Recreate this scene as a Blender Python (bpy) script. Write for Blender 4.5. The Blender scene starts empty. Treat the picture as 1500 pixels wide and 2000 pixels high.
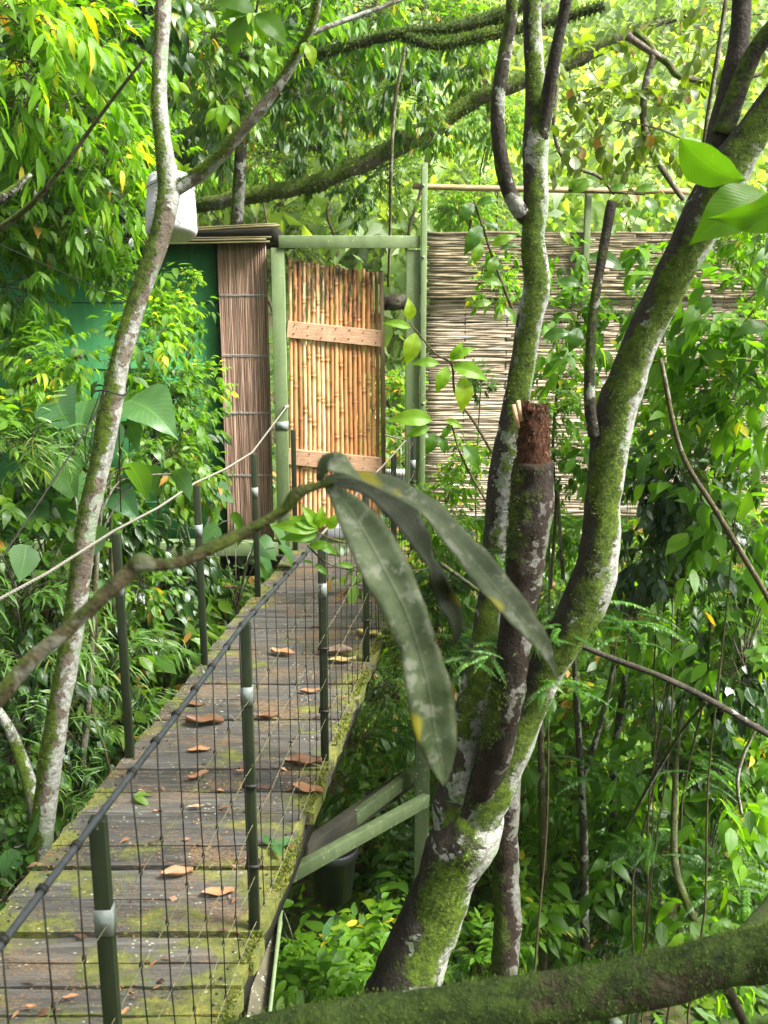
import bpy, math, random
import numpy as np
from mathutils import Vector, Matrix, noise as mnoise

random.seed(7)
RNG = np.random.default_rng(7)
R = math.radians
sc = bpy.context.scene
col = sc.collection

# ------------------------------------------------------------------ camera
FPX = 2100.0            # focal length in pixels of the 1500x2000 photograph
TH = R(14.4)            # pitch below the horizon
CAMZ = 2.0
cam_d = bpy.data.cameras.new('camera')
cam_d.sensor_fit = 'VERTICAL'
cam_d.sensor_height = 36.0
cam_d.lens = FPX / 2000.0 * 36.0
cam_d.clip_start = 0.05
cam_d.clip_end = 1000
cam_d.dof.use_dof = True
cam_d.dof.focus_distance = 5.2
cam_d.dof.aperture_fstop = 9.0
cam = bpy.data.objects.new('camera', cam_d)
col.objects.link(cam)
cam.location = (0, 0, CAMZ)
cam.rotation_euler = (math.pi / 2 - TH, 0, 0)
sc.camera = cam

# ------------------------------------------------------------------ light
SUN_EL, SUN_AZ = R(50), R(112)       # azimuth clockwise from +Y: the light comes from the right
world = bpy.data.worlds.new('World')
sc.world = world
world.use_nodes = True
wn = world.node_tree
bg = wn.nodes['Background']
sky = wn.nodes.new('ShaderNodeTexSky')
sky.sky_type = 'NISHITA'
sky.sun_disc = False
sky.sun_elevation = SUN_EL
sky.sun_rotation = SUN_AZ
sky.air_density = 1.0
sky.dust_density = 6.0
sky.ozone_density = 0.6
hs = wn.nodes.new('ShaderNodeHueSaturation')     # overcast: a whiter sky
hs.inputs['Saturation'].default_value = 0.35
wn.links.new(sky.outputs[0], hs.inputs['Color'])
wn.links.new(hs.outputs[0], bg.inputs[0])
bg.inputs[1].default_value = 0.10
sun_d = bpy.data.lights.new('sun', 'SUN')
sun_d.energy = 4.8
sun_d.angle = R(22)
sun_d.color = (1.0, 0.975, 0.94)
sun = bpy.data.objects.new('sun', sun_d)
col.objects.link(sun)
sv = Vector((math.sin(SUN_AZ) * math.cos(SUN_EL), math.cos(SUN_AZ) * math.cos(SUN_EL), math.sin(SUN_EL)))
sun.rotation_euler = (-sv).to_track_quat('-Z', 'Y').to_euler()
sun.location = sv * 50

sc.view_settings.view_transform = 'Standard'
sc.view_settings.look = 'None'
sc.view_settings.gamma = 1
sc.view_settings.exposure = 1.88
sc.render.engine = 'CYCLES'
sc.cycles.max_bounces = 7
sc.cycles.diffuse_bounces = 2
sc.cycles.glossy_bounces = 2
sc.cycles.transmission_bounces = 4
sc.cycles.transparent_max_bounces = 4
sc.cycles.caustics_reflective = False
sc.cycles.caustics_refractive = False
sc.cycles.sample_clamp_indirect = 6
sc.cycles.use_adaptive_sampling = True
sc.cycles.adaptive_threshold = 0.015

# ------------------------------------------------------------------ pixel -> space
CF = np.array([0, math.cos(TH), -math.sin(TH)])
CU = np.array([0, math.sin(TH), math.cos(TH)])
CR = np.array([1.0, 0, 0])
C0 = np.array([0, 0, CAMZ])


def ray(px, py):
    return CF + (px - 750) / FPX * CR + (1000 - py) / FPX * CU


def W(px, py, Y):
    r = ray(px, py)
    return C0 + r * (Y / r[1])


def G(px, py, z=0.0):
    r = ray(px, py)
    return C0 + r * ((z - CAMZ) / r[2])


def rad(p, wpx):
    return 0.5 * wpx * float(np.dot(np.asarray(p) - C0, CF)) / FPX


def ground_z(x, y):
    z = -2.7
    t = min(1, max(0, (-x - 0.55 + 0.06 * y) / 1.6))
    z += 2.1 * t * t * (3 - 2 * t)
    if y > 8:
        z += (y - 8) * 0.17 + 0.0016 * (y - 8) ** 2
    if y > 30:
        z += (y - 30) * 0.14
    z += 0.12 * math.sin(x * 1.3 + 0.4) * math.cos(y * 0.9)
    return z


# ------------------------------------------------------------------ mesh builder
class MB:
    def __init__(s):
        s.v, s.d, s.q, s.t, s.n = [], [], [], [], 0

    def add(s, v, quads=None, tris=None, dat=None):
        v = np.asarray(v, float).reshape(-1, 3)
        k = len(v)
        if dat is None:
            dat = np.zeros((k, 4))
        dat = np.asarray(dat, float)
        if dat.ndim == 1:
            dat = np.tile(dat, (k, 1))
        s.v.append(v)
        s.d.append(dat)
        if quads is not None and len(quads):
            s.q.append(np.asarray(quads, int) + s.n)
        if tris is not None and len(tris):
            s.t.append(np.asarray(tris, int) + s.n)
        s.n += k

    def mesh(s, name, mat, smooth=True):
        v = np.concatenate(s.v)
        d = np.concatenate(s.d)
        q = np.concatenate(s.q) if s.q else np.zeros((0, 4), int)
        t = np.concatenate(s.t) if s.t else np.zeros((0, 3), int)
        me = bpy.data.meshes.new(name)
        me.vertices.add(len(v))
        me.vertices.foreach_set('co', v.astype(np.float32).ravel())
        nl = q.size + t.size
        me.loops.add(nl)
        me.loops.foreach_set('vertex_index', np.concatenate([q.ravel(), t.ravel()]).astype(np.int32))
        me.polygons.add(len(q) + len(t))
        ls = np.concatenate([np.arange(len(q)) * 4, q.size + np.arange(len(t)) * 3]).astype(np.int32)
        me.polygons.foreach_set('loop_start', ls)
        a = me.attributes.new('dat', 'FLOAT_COLOR', 'POINT')
        a.data.foreach_set('color', d.astype(np.float32).ravel())
        me.polygons.foreach_set('use_smooth', np.full(len(q) + len(t), smooth))
        me.materials.append(mat)
        me.update(calc_edges=True)
        me.validate()
        return me

    def build(s, name, mat, parent=None, smooth=True, bevel=0):
        o = bpy.data.objects.new(name, s.mesh(name, mat, smooth))
        col.objects.link(o)
        if parent is not None:
            o.parent = parent
            o.location = -world_loc(parent)
        if bevel:
            m = o.modifiers.new('bevel', 'BEVEL')
            m.width = bevel
            m.segments = 2
            m.limit_method = 'ANGLE'
        return o


def world_loc(o):
    l = Vector(o.location)
    while o.parent:
        o = o.parent
        l = l + Vector(o.location)
    return l


def tag(o, label=None, cat=None, group=None, kind=None):
    if label:
        o['label'] = label
    if cat:
        o['category'] = cat
    if group:
        o['group'] = group
    if kind:
        o['kind'] = kind
    return o


def thing(name, label, cat, loc=(0, 0, 0), group=None):
    o = bpy.data.objects.new(name, None)
    o.empty_display_size = 0.1
    o.location = loc
    col.objects.link(o)
    return tag(o, label, cat, group)


BOXQ = np.array([[0, 3, 2, 1], [4, 5, 6, 7], [0, 1, 5, 4], [1, 2, 6, 5], [2, 3, 7, 6], [3, 0, 4, 7]])


def box(mb, x0, x1, y0, y1, z0, z1, tint=0.5):
    v = [(x0, y0, z0), (x1, y0, z0), (x1, y1, z0), (x0, y1, z0), (x0, y0, z1), (x1, y0, z1), (x1, y1, z1), (x0, y1, z1)]
    mb.add(v, BOXQ, dat=(0, 0, tint, 0))


def beam(mb, a, b, w, h, up=(0, 0, 1), tint=0.5):
    a, b = np.asarray(a, float), np.asarray(b, float)
    d = (b - a) / np.linalg.norm(b - a)
    s = np.cross(d, up)
    s /= np.linalg.norm(s)
    u = np.cross(s, d)
    v = []
    for p in (a, b):
        for (i, j) in ((-1, -1), (1, -1), (1, 1), (-1, 1)):
            v.append(p + s * w / 2 * i + u * h / 2 * j)
    mb.add(v, [[0, 1, 2, 3], [7, 6, 5, 4], [0, 4, 5, 1], [1, 5, 6, 2], [2, 6, 7, 3], [3, 7, 4, 0]], dat=(0, 0, tint, 0))


def pxbox(mb, px0, py0, px1, py1, Y, th, tint=0.5):
    a, b = W(px0, (py0 + py1) / 2, Y), W(px1, (py0 + py1) / 2, Y)
    zt, zb = W((px0 + px1) / 2, py0, Y)[2], W((px0 + px1) / 2, py1, Y)[2]
    box(mb, a[0], b[0], Y, Y + th, zb, zt, tint)


def rbox(mb, x0, x1, y0, y1, z0, z1, nx=20, ny=3, amp=0.002, tint=0.5, freq=9, ragged=0.0, shear=0.0):
    """A sawn board with slightly uneven faces (length along x)."""
    xs = np.linspace(x0, x1, nx + 1)
    ring = []
    for i in range(ny + 1):
        ring.append((y0 + (y1 - y0) * i / ny, z1))
    for i in range(ny + 1):
        ring.append((y1 + (y0 - y1) * i / ny, z0))
    m = len(ring)
    V, D = [], []
    for k, x in enumerate(xs):
        for j, (y, z) in enumerate(ring):
            n = mnoise.noise_vector(Vector((x * freq, y * freq * 2.2, z * freq + tint * 50)))
            dx = 0
            if ragged and k in (0, nx):
                dx = ragged * mnoise.noise(Vector((y * 60, z * 60, tint * 9 + k)))
            V.append((x + dx + shear * (y - (y0 + y1) / 2), y + n.y * amp * 1.5, z + n.z * amp))
            D.append((k / nx, (y - y0) / (y1 - y0), tint, 0))
    Q = []
    for k in range(nx):
        for j in range(m):
            a, b = k * m + j, k * m + (j + 1) % m
            Q.append((a, a + m, b + m, b))
    h = ny + 1
    for k, fl in ((0, 0), (nx, 1)):
        for i in range(ny):
            a, b, c, d = k * m + i, k * m + i + 1, k * m + (m - 2 - i), k * m + (m - 1 - i)
            Q.append((a, b, c, d) if not fl else (d, c, b, a))
    mb.add(V, Q, dat=D)


def catmull(P, n):
    P = np.asarray(P, float)
    if len(P) < 3:
        t = np.linspace(0, 1, n * (len(P) - 1) + 1)[:, None]
        return P[0] * (1 - t) + P[1] * t
    E = np.vstack([2 * P[0] - P[1], P, 2 * P[-1] - P[-2]])
    out = []
    for i in range(1, len(E) - 2):
        p0, p1, p2, p3 = E[i - 1:i + 3]
        for k in range(n):
            t = k / n
            out.append(0.5 * (2 * p1 + (p2 - p0) * t + (2 * p0 - 5 * p1 + 4 * p2 - p3) * t * t + (3 * p1 - p0 - 3 * p2 + p3) * t ** 3))
    out.append(P[-1])
    return np.array(out)


def tube(mb, pts, radii, sides=8, cap=True, amp=0.0, freq=8, tint=None, maskf=None, seed=0):
    pts = np.asarray(pts, float)
    n = len(pts)
    radii = np.full(n, radii) if np.isscalar(radii) else np.asarray(radii, float)
    tan = np.gradient(pts, axis=0)
    tan /= np.linalg.norm(tan, axis=1)[:, None] + 1e-9
    ref = np.array([0.31, 1.0, 0.13]) if abs(tan[0][1]) < 0.8 else np.array([1.0, 0.2, 0.1])
    nrm = ref - tan[0] * np.dot(ref, tan[0])
    nrm /= np.linalg.norm(nrm)
    ang = np.linspace(0, 2 * math.pi, sides, endpoint=False)
    V, D = [], []
    for i in range(n):
        if i:
            nrm = nrm - tan[i] * np.dot(nrm, tan[i])
            nrm /= np.linalg.norm(nrm)
        bn = np.cross(tan[i], nrm)
        dirs = np.cos(ang)[:, None] * nrm + np.sin(ang)[:, None] * bn
        for j in range(sides):
            p = pts[i] + dirs[j] * radii[i]
            r = 1.0
            if amp:
                q = Vector(p) * freq
                r += amp * mnoise.noise(q) + amp * 0.5 * mnoise.noise(q * 2.7)
                p = pts[i] + dirs[j] * radii[i] * r
            if maskf:
                l, m = maskf(p, dirs[j])
            else:
                l, m = (0.5 if tint is None else tint), 0
            V.append(p)
            D.append((j / sides, i / max(1, n - 1), l, m))
    Q = []
    for i in range(n - 1):
        for j in range(sides):
            a, b = i * sides + j, i * sides + (j + 1) % sides
            Q.append((a, b, b + sides, a + sides))
    T = []
    if cap:
        V.append(pts[0]); D.append(D[0]); c0 = len(V) - 1
        V.append(pts[-1]); D.append(D[(n - 1) * sides]); c1 = len(V) - 1
        for j in range(sides):
            T.append((c0, (j + 1) % sides, j))
            T.append((c1, (n - 1) * sides + j, (n - 1) * sides + (j + 1) % sides))
    mb.add(V, Q, T, D)
    return np.array(V), np.array(D)


def limb(P, n=8):
    """P: list of (px, py, Y, width px) -> smooth points, radii."""
    pts = np.array([W(p[0], p[1], p[2]) for p in P])
    rr = np.array([[rad(pts[i], P[i][3])] * 3 for i in range(len(P))])
    return catmull(pts, n), catmull(rr, n)[:, 0]


# ------------------------------------------------------------------ materials
def newmat(name):
    m = bpy.data.materials.new(name)
    m.use_nodes = True
    nt = m.node_tree
    nt.nodes.clear()
    out = nt.nodes.new('ShaderNodeOutputMaterial')
    return m, nt, out


class N:
    """tiny node helper"""
    def __init__(s, nt):
        s.nt = nt

    def new(s, t, **k):
        n = s.nt.nodes.new('ShaderNode' + t)
        for a, b in k.items():
            setattr(n, a, b)
        return n

    def set(s, sock, v):
        if hasattr(v, 'is_output') or isinstance(v, bpy.types.NodeSocket):
            s.nt.links.new(v, sock)
        else:
            sock.default_value = v

    def math(s, op, a, b=None, c=None, clamp=False):
        n = s.new('Math', operation=op, use_clamp=clamp)
        s.set(n.inputs[0], a)
        if b is not None:
            s.set(n.inputs[1], b)
        if c is not None:
            s.set(n.inputs[2], c)
        return n.outputs[0]

    def mix(s, f, a, b, mode='MIX'):
        n = s.new('Mix', data_type='RGBA', blend_type=mode)
        s.set(n.inputs[0], f)
        s.set(n.inputs[6], a if not isinstance(a, tuple) else (*a[:3], 1))
        s.set(n.inputs[7], b if not isinstance(b, tuple) else (*b[:3], 1))
        return n.outputs[2]

    def noise(s, scale, vec=None, detail=4, rough=0.55, dist=0.0, dims='3D'):
        n = s.new('TexNoise')
        n.inputs['Scale'].default_value = scale
        n.inputs['Detail'].default_value = detail
        n.inputs['Roughness'].default_value = rough
        n.inputs['Distortion'].default_value = dist
        if vec is not None:
            s.nt.links.new(vec, n.inputs['Vector'])
        return n.outputs[0]

    def ramp(s, f, stops, interp='LINEAR'):
        n = s.new('ValToRGB')
        n.color_ramp.interpolation = interp
        e = n.color_ramp.elements
        while len(e) < len(stops):
            e.new(0.5)
        for k, (p, c) in enumerate(stops):
            e[k].position = p
            e[k].color = (*c, 1) if isinstance(c, tuple) else (c, c, c, 1)
        s.set(n.inputs[0], f)
        return n.outputs[0]

    def step(s, f, a, b):
        n = s.new('MapRange', clamp=True)
        n.interpolation_type = 'SMOOTHSTEP'
        s.set(n.inputs['Value'], f)
        n.inputs['From Min'].default_value = a
        n.inputs['From Max'].default_value = b
        return n.outputs[0]

    def coord(s, scale=(1, 1, 1), kind='Object'):
        t = s.new('TexCoord')
        m = s.new('Mapping')
        s.nt.links.new(t.outputs[kind], m.inputs['Vector'])
        m.inputs['Scale'].default_value = scale
        return m.outputs[0]

    def dat(s):
        a = s.new('Attribute', attribute_name='dat')
        sp = s.new('SeparateColor')
        s.nt.links.new(a.outputs['Color'], sp.inputs[0])
        return sp.outputs[0], sp.outputs[1], sp.outputs[2], a.outputs['Alpha']

    def bump(s, h, strength=0.5, dist=0.01):
        b = s.new('Bump')
        b.inputs['Strength'].default_value = strength
        b.inputs['Distance'].default_value = dist
        s.nt.links.new(h, b.inputs['Height'])
        return b.outputs[0]

    def bsdf(s, color, rough=0.6, spec=0.5, normal=None, metal=0.0, **k):
        b = s.new('BsdfPrincipled')
        s.set(b.inputs['Base Color'], color if not isinstance(color, tuple) else (*color, 1))
        s.set(b.inputs['Roughness'], rough)
        b.inputs['Specular IOR Level'].default_value = spec
        b.inputs['Metallic'].default_value = metal
        if normal is not None:
            s.nt.links.new(normal, b.inputs['Normal'])
        return b.outputs[0]


def leafmat(name, stops, trans=0.45, rough=0.38, tcol=(2.5, 2.6, 0.5), veins=9, vc=0.35, spec=0.5, spots=0.0):
    m, nt, out = newmat(name)
    n = N(nt)
    u, v, t, _ = n.dat()
    c = n.ramp(t, stops)
    au = n.math('ABSOLUTE', n.math('SUBTRACT', u, 0.5))
    ph = n.math('MULTIPLY', n.math('SUBTRACT', v, n.math('MULTIPLY', au, 0.55)), veins * 6.283)
    sv_ = n.math('POWER', n.math('ABSOLUTE', n.math('COSINE', ph)), 8)
    mid = n.step(au, 0.05, 0.0)
    vein = n.math('MAXIMUM', mid, n.math('MULTIPLY', sv_, 0.45))
    # two slow patches so that a leaf is never one flat tone
    big = n.noise(14, n.coord(), 2)
    c = n.mix(n.math('MULTIPLY', big, 0.35), c, n.mix(1.0, c, (1.5, 1.35, 0.8), 'MULTIPLY'))
    c = n.mix(n.math('MULTIPLY', vein, vc), c, n.mix(1.0, c, (1.7, 1.55, 1.2), 'MULTIPLY'))
    if name in ('leaf_bright', 'leaf_mid', 'leaf_dark', 'leaf_round', 'leaf_heart'):
        bl = n.math('MULTIPLY', n.step(n.noise(55, n.coord(), 2, 0.6), 0.66, 0.72), n.step(n.noise(3.1, n.coord(), 2), 0.45, 0.6))
        c = n.mix(n.math('MULTIPLY', bl, 0.8), c, (0.16, 0.11, 0.03))
    if spots:
        sp = n.step(n.noise(40, n.coord(), 3, 0.7), 0.66, 0.70)
        c = n.mix(n.math('MULTIPLY', sp, spots), c, (0.20, 0.13, 0.04))
    nb = n.bump(n.math('ADD', n.math('MULTIPLY', vein, -0.6), n.math('MULTIPLY', n.noise(60, n.coord(), 2), 0.4)), 0.5, 0.002)
    p = n.bsdf(c, rough, spec, nb)
    tr = n.new('BsdfTranslucent')
    n.set(tr.inputs[0], n.mix(1.0, c, tcol, 'MULTIPLY'))
    ms = n.new('MixShader')
    ms.inputs[0].default_value = trans
    nt.links.new(p, ms.inputs[1])
    nt.links.new(tr.outputs[0], ms.inputs[2])
    nt.links.new(ms.outputs[0], out.inputs[0])
    return m


YEL = (0.42, 0.36, 0.03)
L_BRIGHT = leafmat('leaf_bright', [(0, (0.03, 0.08, 0.009)), (0.5, (0.07, 0.165, 0.012)), (0.9, (0.13, 0.25, 0.015)), (0.985, (0.20, 0.28, 0.02)), (1.0, YEL)], 0.5, 0.42, spec=0.35)
L_MID = leafmat('leaf_mid', [(0, (0.018, 0.052, 0.010)), (0.5, (0.045, 0.115, 0.014)), (0.92, (0.10, 0.19, 0.016)), (0.985, (0.13, 0.2, 0.02)), (1.0, (0.30, 0.17, 0.04))], 0.42, 0.33)
L_DARK = leafmat('leaf_dark', [(0, (0.009, 0.03, 0.009)), (0.6, (0.021, 0.06, 0.012)), (0.96, (0.045, 0.10, 0.016)), (1.0, (0.16, 0.19, 0.03))], 0.3, 0.27, spec=0.6)
L_ROUND = leafmat('leaf_round', [(0, (0.04, 0.06, 0.010)), (0.5, (0.07, 0.11, 0.014)), (0.85, (0.11, 0.18, 0.018)), (1.0, (0.17, 0.10, 0.03))], 0.4, 0.35, veins=4)
L_HEART = leafmat('leaf_heart', [(0, (0.03, 0.085, 0.035)), (0.6, (0.05, 0.12, 0.04)), (1.0, (0.08, 0.18, 0.03))], 0.3, 0.36, veins=6, spec=0.4, vc=0.9)
L_GRASS = leafmat('leaf_grass', [(0, (0.04, 0.10, 0.02)), (0.6, (0.07, 0.16, 0.03)), (1.0, (0.16, 0.2, 0.05))], 0.35, 0.4, veins=0)
L_FERN = leafmat('leaf_fern', [(0, (0.02, 0.07, 0.010)), (0.6, (0.038, 0.115, 0.013)), (1.0, (0.1, 0.22, 0.02))], 0.45, 0.45, veins=0)
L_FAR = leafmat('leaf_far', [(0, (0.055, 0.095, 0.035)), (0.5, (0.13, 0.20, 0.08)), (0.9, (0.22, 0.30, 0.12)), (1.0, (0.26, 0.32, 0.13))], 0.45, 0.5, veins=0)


def mat_bark(name, dark, light, lichen=0.5, moss=0.5, mossc=((0.010, 0.022, 0.003), (0.12, 0.185, 0.012))):
    m, nt, out = newmat(name)
    n = N(nt)
    u, v, li, mo = n.dat()
    co = n.coord()
    n1 = n.noise(18, co, 6, 0.65)
    n2 = n.noise(70, co, 4, 0.7)
    st = n.noise(22, n.coord((1, 1, 0.25)), 4, 0.6)
    base = n.ramp(n.math('ADD', n.math('MULTIPLY', st, 0.6), n.math('MULTIPLY', n1, 0.4)), [(0.3, dark), (0.7, light)])
    base = n.mix(n.step(n2, 0.5, 0.68), base, n.mix(1.0, base, (0.45, 0.42, 0.38), 'MULTIPLY'))
    # lichen: pale crust in lobed patches
    lm = n.math('ADD', n.math('ADD', n.noise(8, co, 3, 0.6, 0.8), n.math('MULTIPLY', n.math('SUBTRACT', n.noise(34, co, 4, 0.7, 0.5), 0.5), 0.45)), n.math('MULTIPLY', n.math('SUBTRACT', li, 0.5), 0.38))
    lm2 = n.step(lm, 0.555, 0.58)
    lc = n.ramp(n.noise(45, co, 3, 0.7), [(0.32, (0.13, 0.135, 0.105)), (0.62, (0.37, 0.37, 0.33))])
    lc = n.mix(n.step(n.noise(11, co, 3), 0.52, 0.62), lc, (0.21, 0.27, 0.17))
    c = n.mix(n.math('MULTIPLY', lm2, lichen), base, lc)
    mm = n.math('ADD', n.math('MULTIPLY', n.noise(14, co, 6, 0.75), 1.15), n.math('MULTIPLY', n.math('SUBTRACT', mo, 0.5), 0.7))
    mm2 = n.step(mm, 0.56, 0.72)
    mc = n.ramp(n.noise(38, co, 5, 0.75), [(0.3, mossc[0]), (0.7, mossc[1])])
    c = n.mix(n.math('MULTIPLY', mm2, moss), c, mc)
    h = n.math('ADD', n.math('MULTIPLY', n2, 0.9), n.math('ADD', n.math('MULTIPLY', st, 0.7), n.math('MULTIPLY', mm2, n.noise(90, co, 4, 0.8))))
    nb = n.bump(h, 0.8, 0.012)
    nt.links.new(n.bsdf(c, 0.85, 0.25, nb), out.inputs[0])
    return m


BARK_PALE = mat_bark('bark_pale', (0.075, 0.06, 0.04), (0.21, 0.175, 0.135), 1.0, 1.0)
BARK_DARK = mat_bark('bark_dark', (0.014, 0.0125, 0.009), (0.068, 0.056, 0.042), 0.9, 1.0)
BARK_LOG = mat_bark('bark_log', (0.02, 0.018, 0.009), (0.08, 0.062, 0.032), 0.3, 1.0, ((0.008, 0.016, 0.003), (0.06, 0.10, 0.012)))
BARK_TWIG = mat_bark('bark_twig', (0.03, 0.026, 0.012), (0.11, 0.09, 0.042), 0.35, 0.6)
BARK_STUB = mat_bark('bark_stub', (0.006, 0.005, 0.004), (0.04, 0.026, 0.016), 0.35, 0.7)


def mat_simple(name, c0, c1, scale=(8, 8, 8), ns=6, rough=0.6, spec=0.4, bump=0.3, bd=0.004, tintamt=0.3, spots=None, metal=0.0, detail=5):
    m, nt, out = newmat(name)
    n = N(nt)
    u, v, t, _ = n.dat()
    co = n.coord(scale)
    a = n.noise(ns, co, detail, 0.6)
    c = n.ramp(a, [(0.3, c0), (0.7, c1)])
    k = n.math('ADD', 1 - tintamt, n.math('MULTIPLY', t, 2 * tintamt))
    cc = n.new('CombineColor')
    for i in range(3):
        nt.links.new(k, cc.inputs[i])
    c = n.mix(1.0, c, cc.outputs[0], 'MULTIPLY')
    if spots:
        sc_, th, scol = spots
        s1 = n.step(n.noise(sc_, n.coord(), 4, 0.7), th, th + 0.03)
        c = n.mix(s1, c, scol)
    nb = n.bump(n.noise(ns * 2.5, co, 5, 0.65), bump, bd)
    nt.links.new(n.bsdf(c, rough, spec, nb, metal), out.inputs[0])
    return m


GREEN_PAINT = mat_simple('green_paint', (0.105, 0.15, 0.06), (0.16, 0.215, 0.095), (3, 3, 1), 6, 0.6, 0.35, 0.3, 0.002, 0.15, (48, 0.62, (0.30, 0.33, 0.22)))
GREEN_STEEL = mat_simple('green_steel', (0.010, 0.016, 0.007), (0.023, 0.032, 0.013), (3, 3, 1), 6, 0.6, 0.25, 0.15, 0.002, 0.15, (60, 0.69, (0.2, 0.22, 0.12)))
GREEN_WALL = mat_simple('green_wall', (0.03, 0.16, 0.05), (0.06, 0.25, 0.085), (3, 3, 0.5), 3.0, 0.75, 0.2, 0.2, 0.003, 0.1, (7, 0.60, (0.05, 0.14, 0.045)))
DARK_WOOD = mat_simple('dark_wood', (0.012, 0.012, 0.009), (0.035, 0.033, 0.022), (1, 1, 3), 5, 0.8, 0.2)
CABLE = mat_simple('cable_steel', (0.12, 0.115, 0.09), (0.25, 0.24, 0.19), (30, 30, 30), 8, 0.5, 0.5, 0.6, 0.002)
PIPE = mat_simple('pipe_grey', (0.018, 0.022, 0.024), (0.038, 0.044, 0.046), (6, 6, 6), 5, 0.42, 0.5, 0.2, 0.001)
WIRE = mat_simple('wire_dark', (0.007, 0.007, 0.005), (0.022, 0.02, 0.014), (9, 9, 9), 5, 0.6, 0.3)
WIRE_LIT = mat_simple('wire_lit_tan', (0.09, 0.085, 0.045), (0.19, 0.18, 0.09), (9, 9, 9), 8, 0.6, 0.3)  # tan puts the light caught by the level wires into their colour
TAPE = mat_simple('tape', (0.12, 0.145, 0.13), (0.20, 0.23, 0.205), (9, 9, 9), 4, 0.35, 0.5)
BUCKET = mat_simple('white_plastic', (0.44, 0.445, 0.42), (0.60, 0.60, 0.59), (6, 6, 1.5), 4, 0.4, 0.4, 0.15, 0.001, 0.0, spots=(16, 0.64, (0.36, 0.38, 0.30)))
BLACKP = mat_simple('black_plastic', (0.012, 0.013, 0.014), (0.028, 0.03, 0.03), (4, 4, 4), 3, 0.45, 0.5)
MAT_PLATE = mat_simple('plate_grey', (0.3, 0.31, 0.33), (0.42, 0.43, 0.45), (4, 4, 4), 3, 0.4, 0.5)
RAILW = mat_simple('door_rail_wood', (0.30, 0.17, 0.10), (0.52, 0.33, 0.20), (2.5, 8, 22), 5, 0.75, 0.25, 0.5, 0.004, 0.1, (28, 0.66, (0.09, 0.055, 0.035)))
FALLEN = leafmat('leaf_fallen', [(0, (0.03, 0.017, 0.011)), (0.35, (0.13, 0.065, 0.035)), (0.7, (0.40, 0.21, 0.11)), (0.85, (0.36, 0.26, 0.22)), (1.0, (0.36, 0.31, 0.09))], 0.1, 0.5, (1.2, 1.0, 0.6), 8, 0.4, 0.4)
DEAD_BLADE = leafmat('leaf_old', [(0, (0.075, 0.09, 0.05)), (1.0, (0.10, 0.12, 0.075))], 0.12, 0.5, (1.2, 1.3, 0.5), 16, 0.4)


def mat_old_leaf():
    m, nt, out = newmat('leaf_leathery')
    n = N(nt)
    u, v, t, _ = n.dat()
    co = n.coord()
    c = n.ramp(n.noise(35, co, 6, 0.7), [(0.3, (0.045, 0.075, 0.028)), (0.7, (0.15, 0.18, 0.10))])
    c = n.mix(n.step(n.noise(48, co, 5, 0.7), 0.54, 0.62), c, (0.22, 0.24, 0.17))
    c = n.mix(n.step(n.noise(15, co, 2, 0.5), 0.62, 0.70), c, (0.33, 0.30, 0.03))
    au = n.math('ABSOLUTE', n.math('SUBTRACT', u, 0.5))
    c = n.mix(n.math('MULTIPLY', n.step(au, 0.03, 0.0), 0.5), c, (0.16, 0.18, 0.09))
    c = n.mix(n.math('MULTIPLY', n.step(au, 0.46, 0.5), 0.8), c, (0.06, 0.045, 0.02))
    k = n.math('ADD', 0.12, n.math('MULTIPLY', t, 1.4))
    cc = n.new('CombineColor')
    for i in range(3):
        nt.links.new(k, cc.inputs[i])
    c = n.mix(1.0, c, cc.outputs[0], 'MULTIPLY')
    pv = n.math('ABSOLUTE', n.math('SINE', n.math('ADD', n.math('MULTIPLY', v, 150), n.math('MULTIPLY', au, -60))))
    c = n.mix(n.math('MULTIPLY', pv, 0.22), c, n.mix(1.0, c, (0.55, 0.6, 0.5), 'MULTIPLY'))
    nb = n.bump(n.math('ADD', n.math('ADD', n.noise(90, co, 3), n.math('MULTIPLY', pv, 0.5)), n.math('MULTIPLY', n.step(au, 0.05, 0.0), 1.0)), 0.5, 0.002)
    p = n.bsdf(c, 0.55, 0.22, nb)
    tr = n.new('BsdfTranslucent')
    n.set(tr.inputs[0], n.mix(1.0, c, (1.3, 1.5, 0.4), 'MULTIPLY'))
    ms = n.new('MixShader')
    ms.inputs[0].default_value = 0.15
    nt.links.new(p, ms.inputs[1]); nt.links.new(tr.outputs[0], ms.inputs[2]); nt.links.new(ms.outputs[0], out.inputs[0])
    return m


OLD_LEAF = mat_old_leaf()


def mat_bamboo():
    m, nt, out = newmat('bamboo_pole')
    n = N(nt)
    u, v, t, mk = n.dat()
    co = n.coord((1, 1, 0.15))
    c = n.ramp(t, [(0, (0.26, 0.12, 0.05)), (0.3, (0.52, 0.24, 0.095)), (0.7, (0.70, 0.40, 0.19)), (1.0, (0.70, 0.50, 0.30))])
    st = n.noise(60, co, 5, 0.6)
    c = n.mix(n.step(st, 0.45, 0.75), c, n.mix(1.0, c, (0.5, 0.4, 0.32), 'MULTIPLY'))
    bl = n.step(n.noise(9, n.coord((1, 1, 0.6)), 3, 0.6), 0.48, 0.66)
    c = n.mix(n.math('MULTIPLY', bl, 0.45), c, n.mix(1.0, c, (1.25, 1.3, 1.4), 'MULTIPLY'))
    # sooty mould near the pole tops: mask alpha = height fraction
    dm = n.math('MULTIPLY', n.step(mk, 0.55, 1.0), n.step(n.noise(22, n.coord((1.6, 1, 0.35)), 5, 0.7), 0.42, 0.6))
    c = n.mix(dm, c, (0.035, 0.022, 0.018))
    nb = n.bump(st, 0.2, 0.002)
    nt.links.new(n.bsdf(c, 0.42, 0.4, nb), out.inputs[0])
    return m


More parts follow.
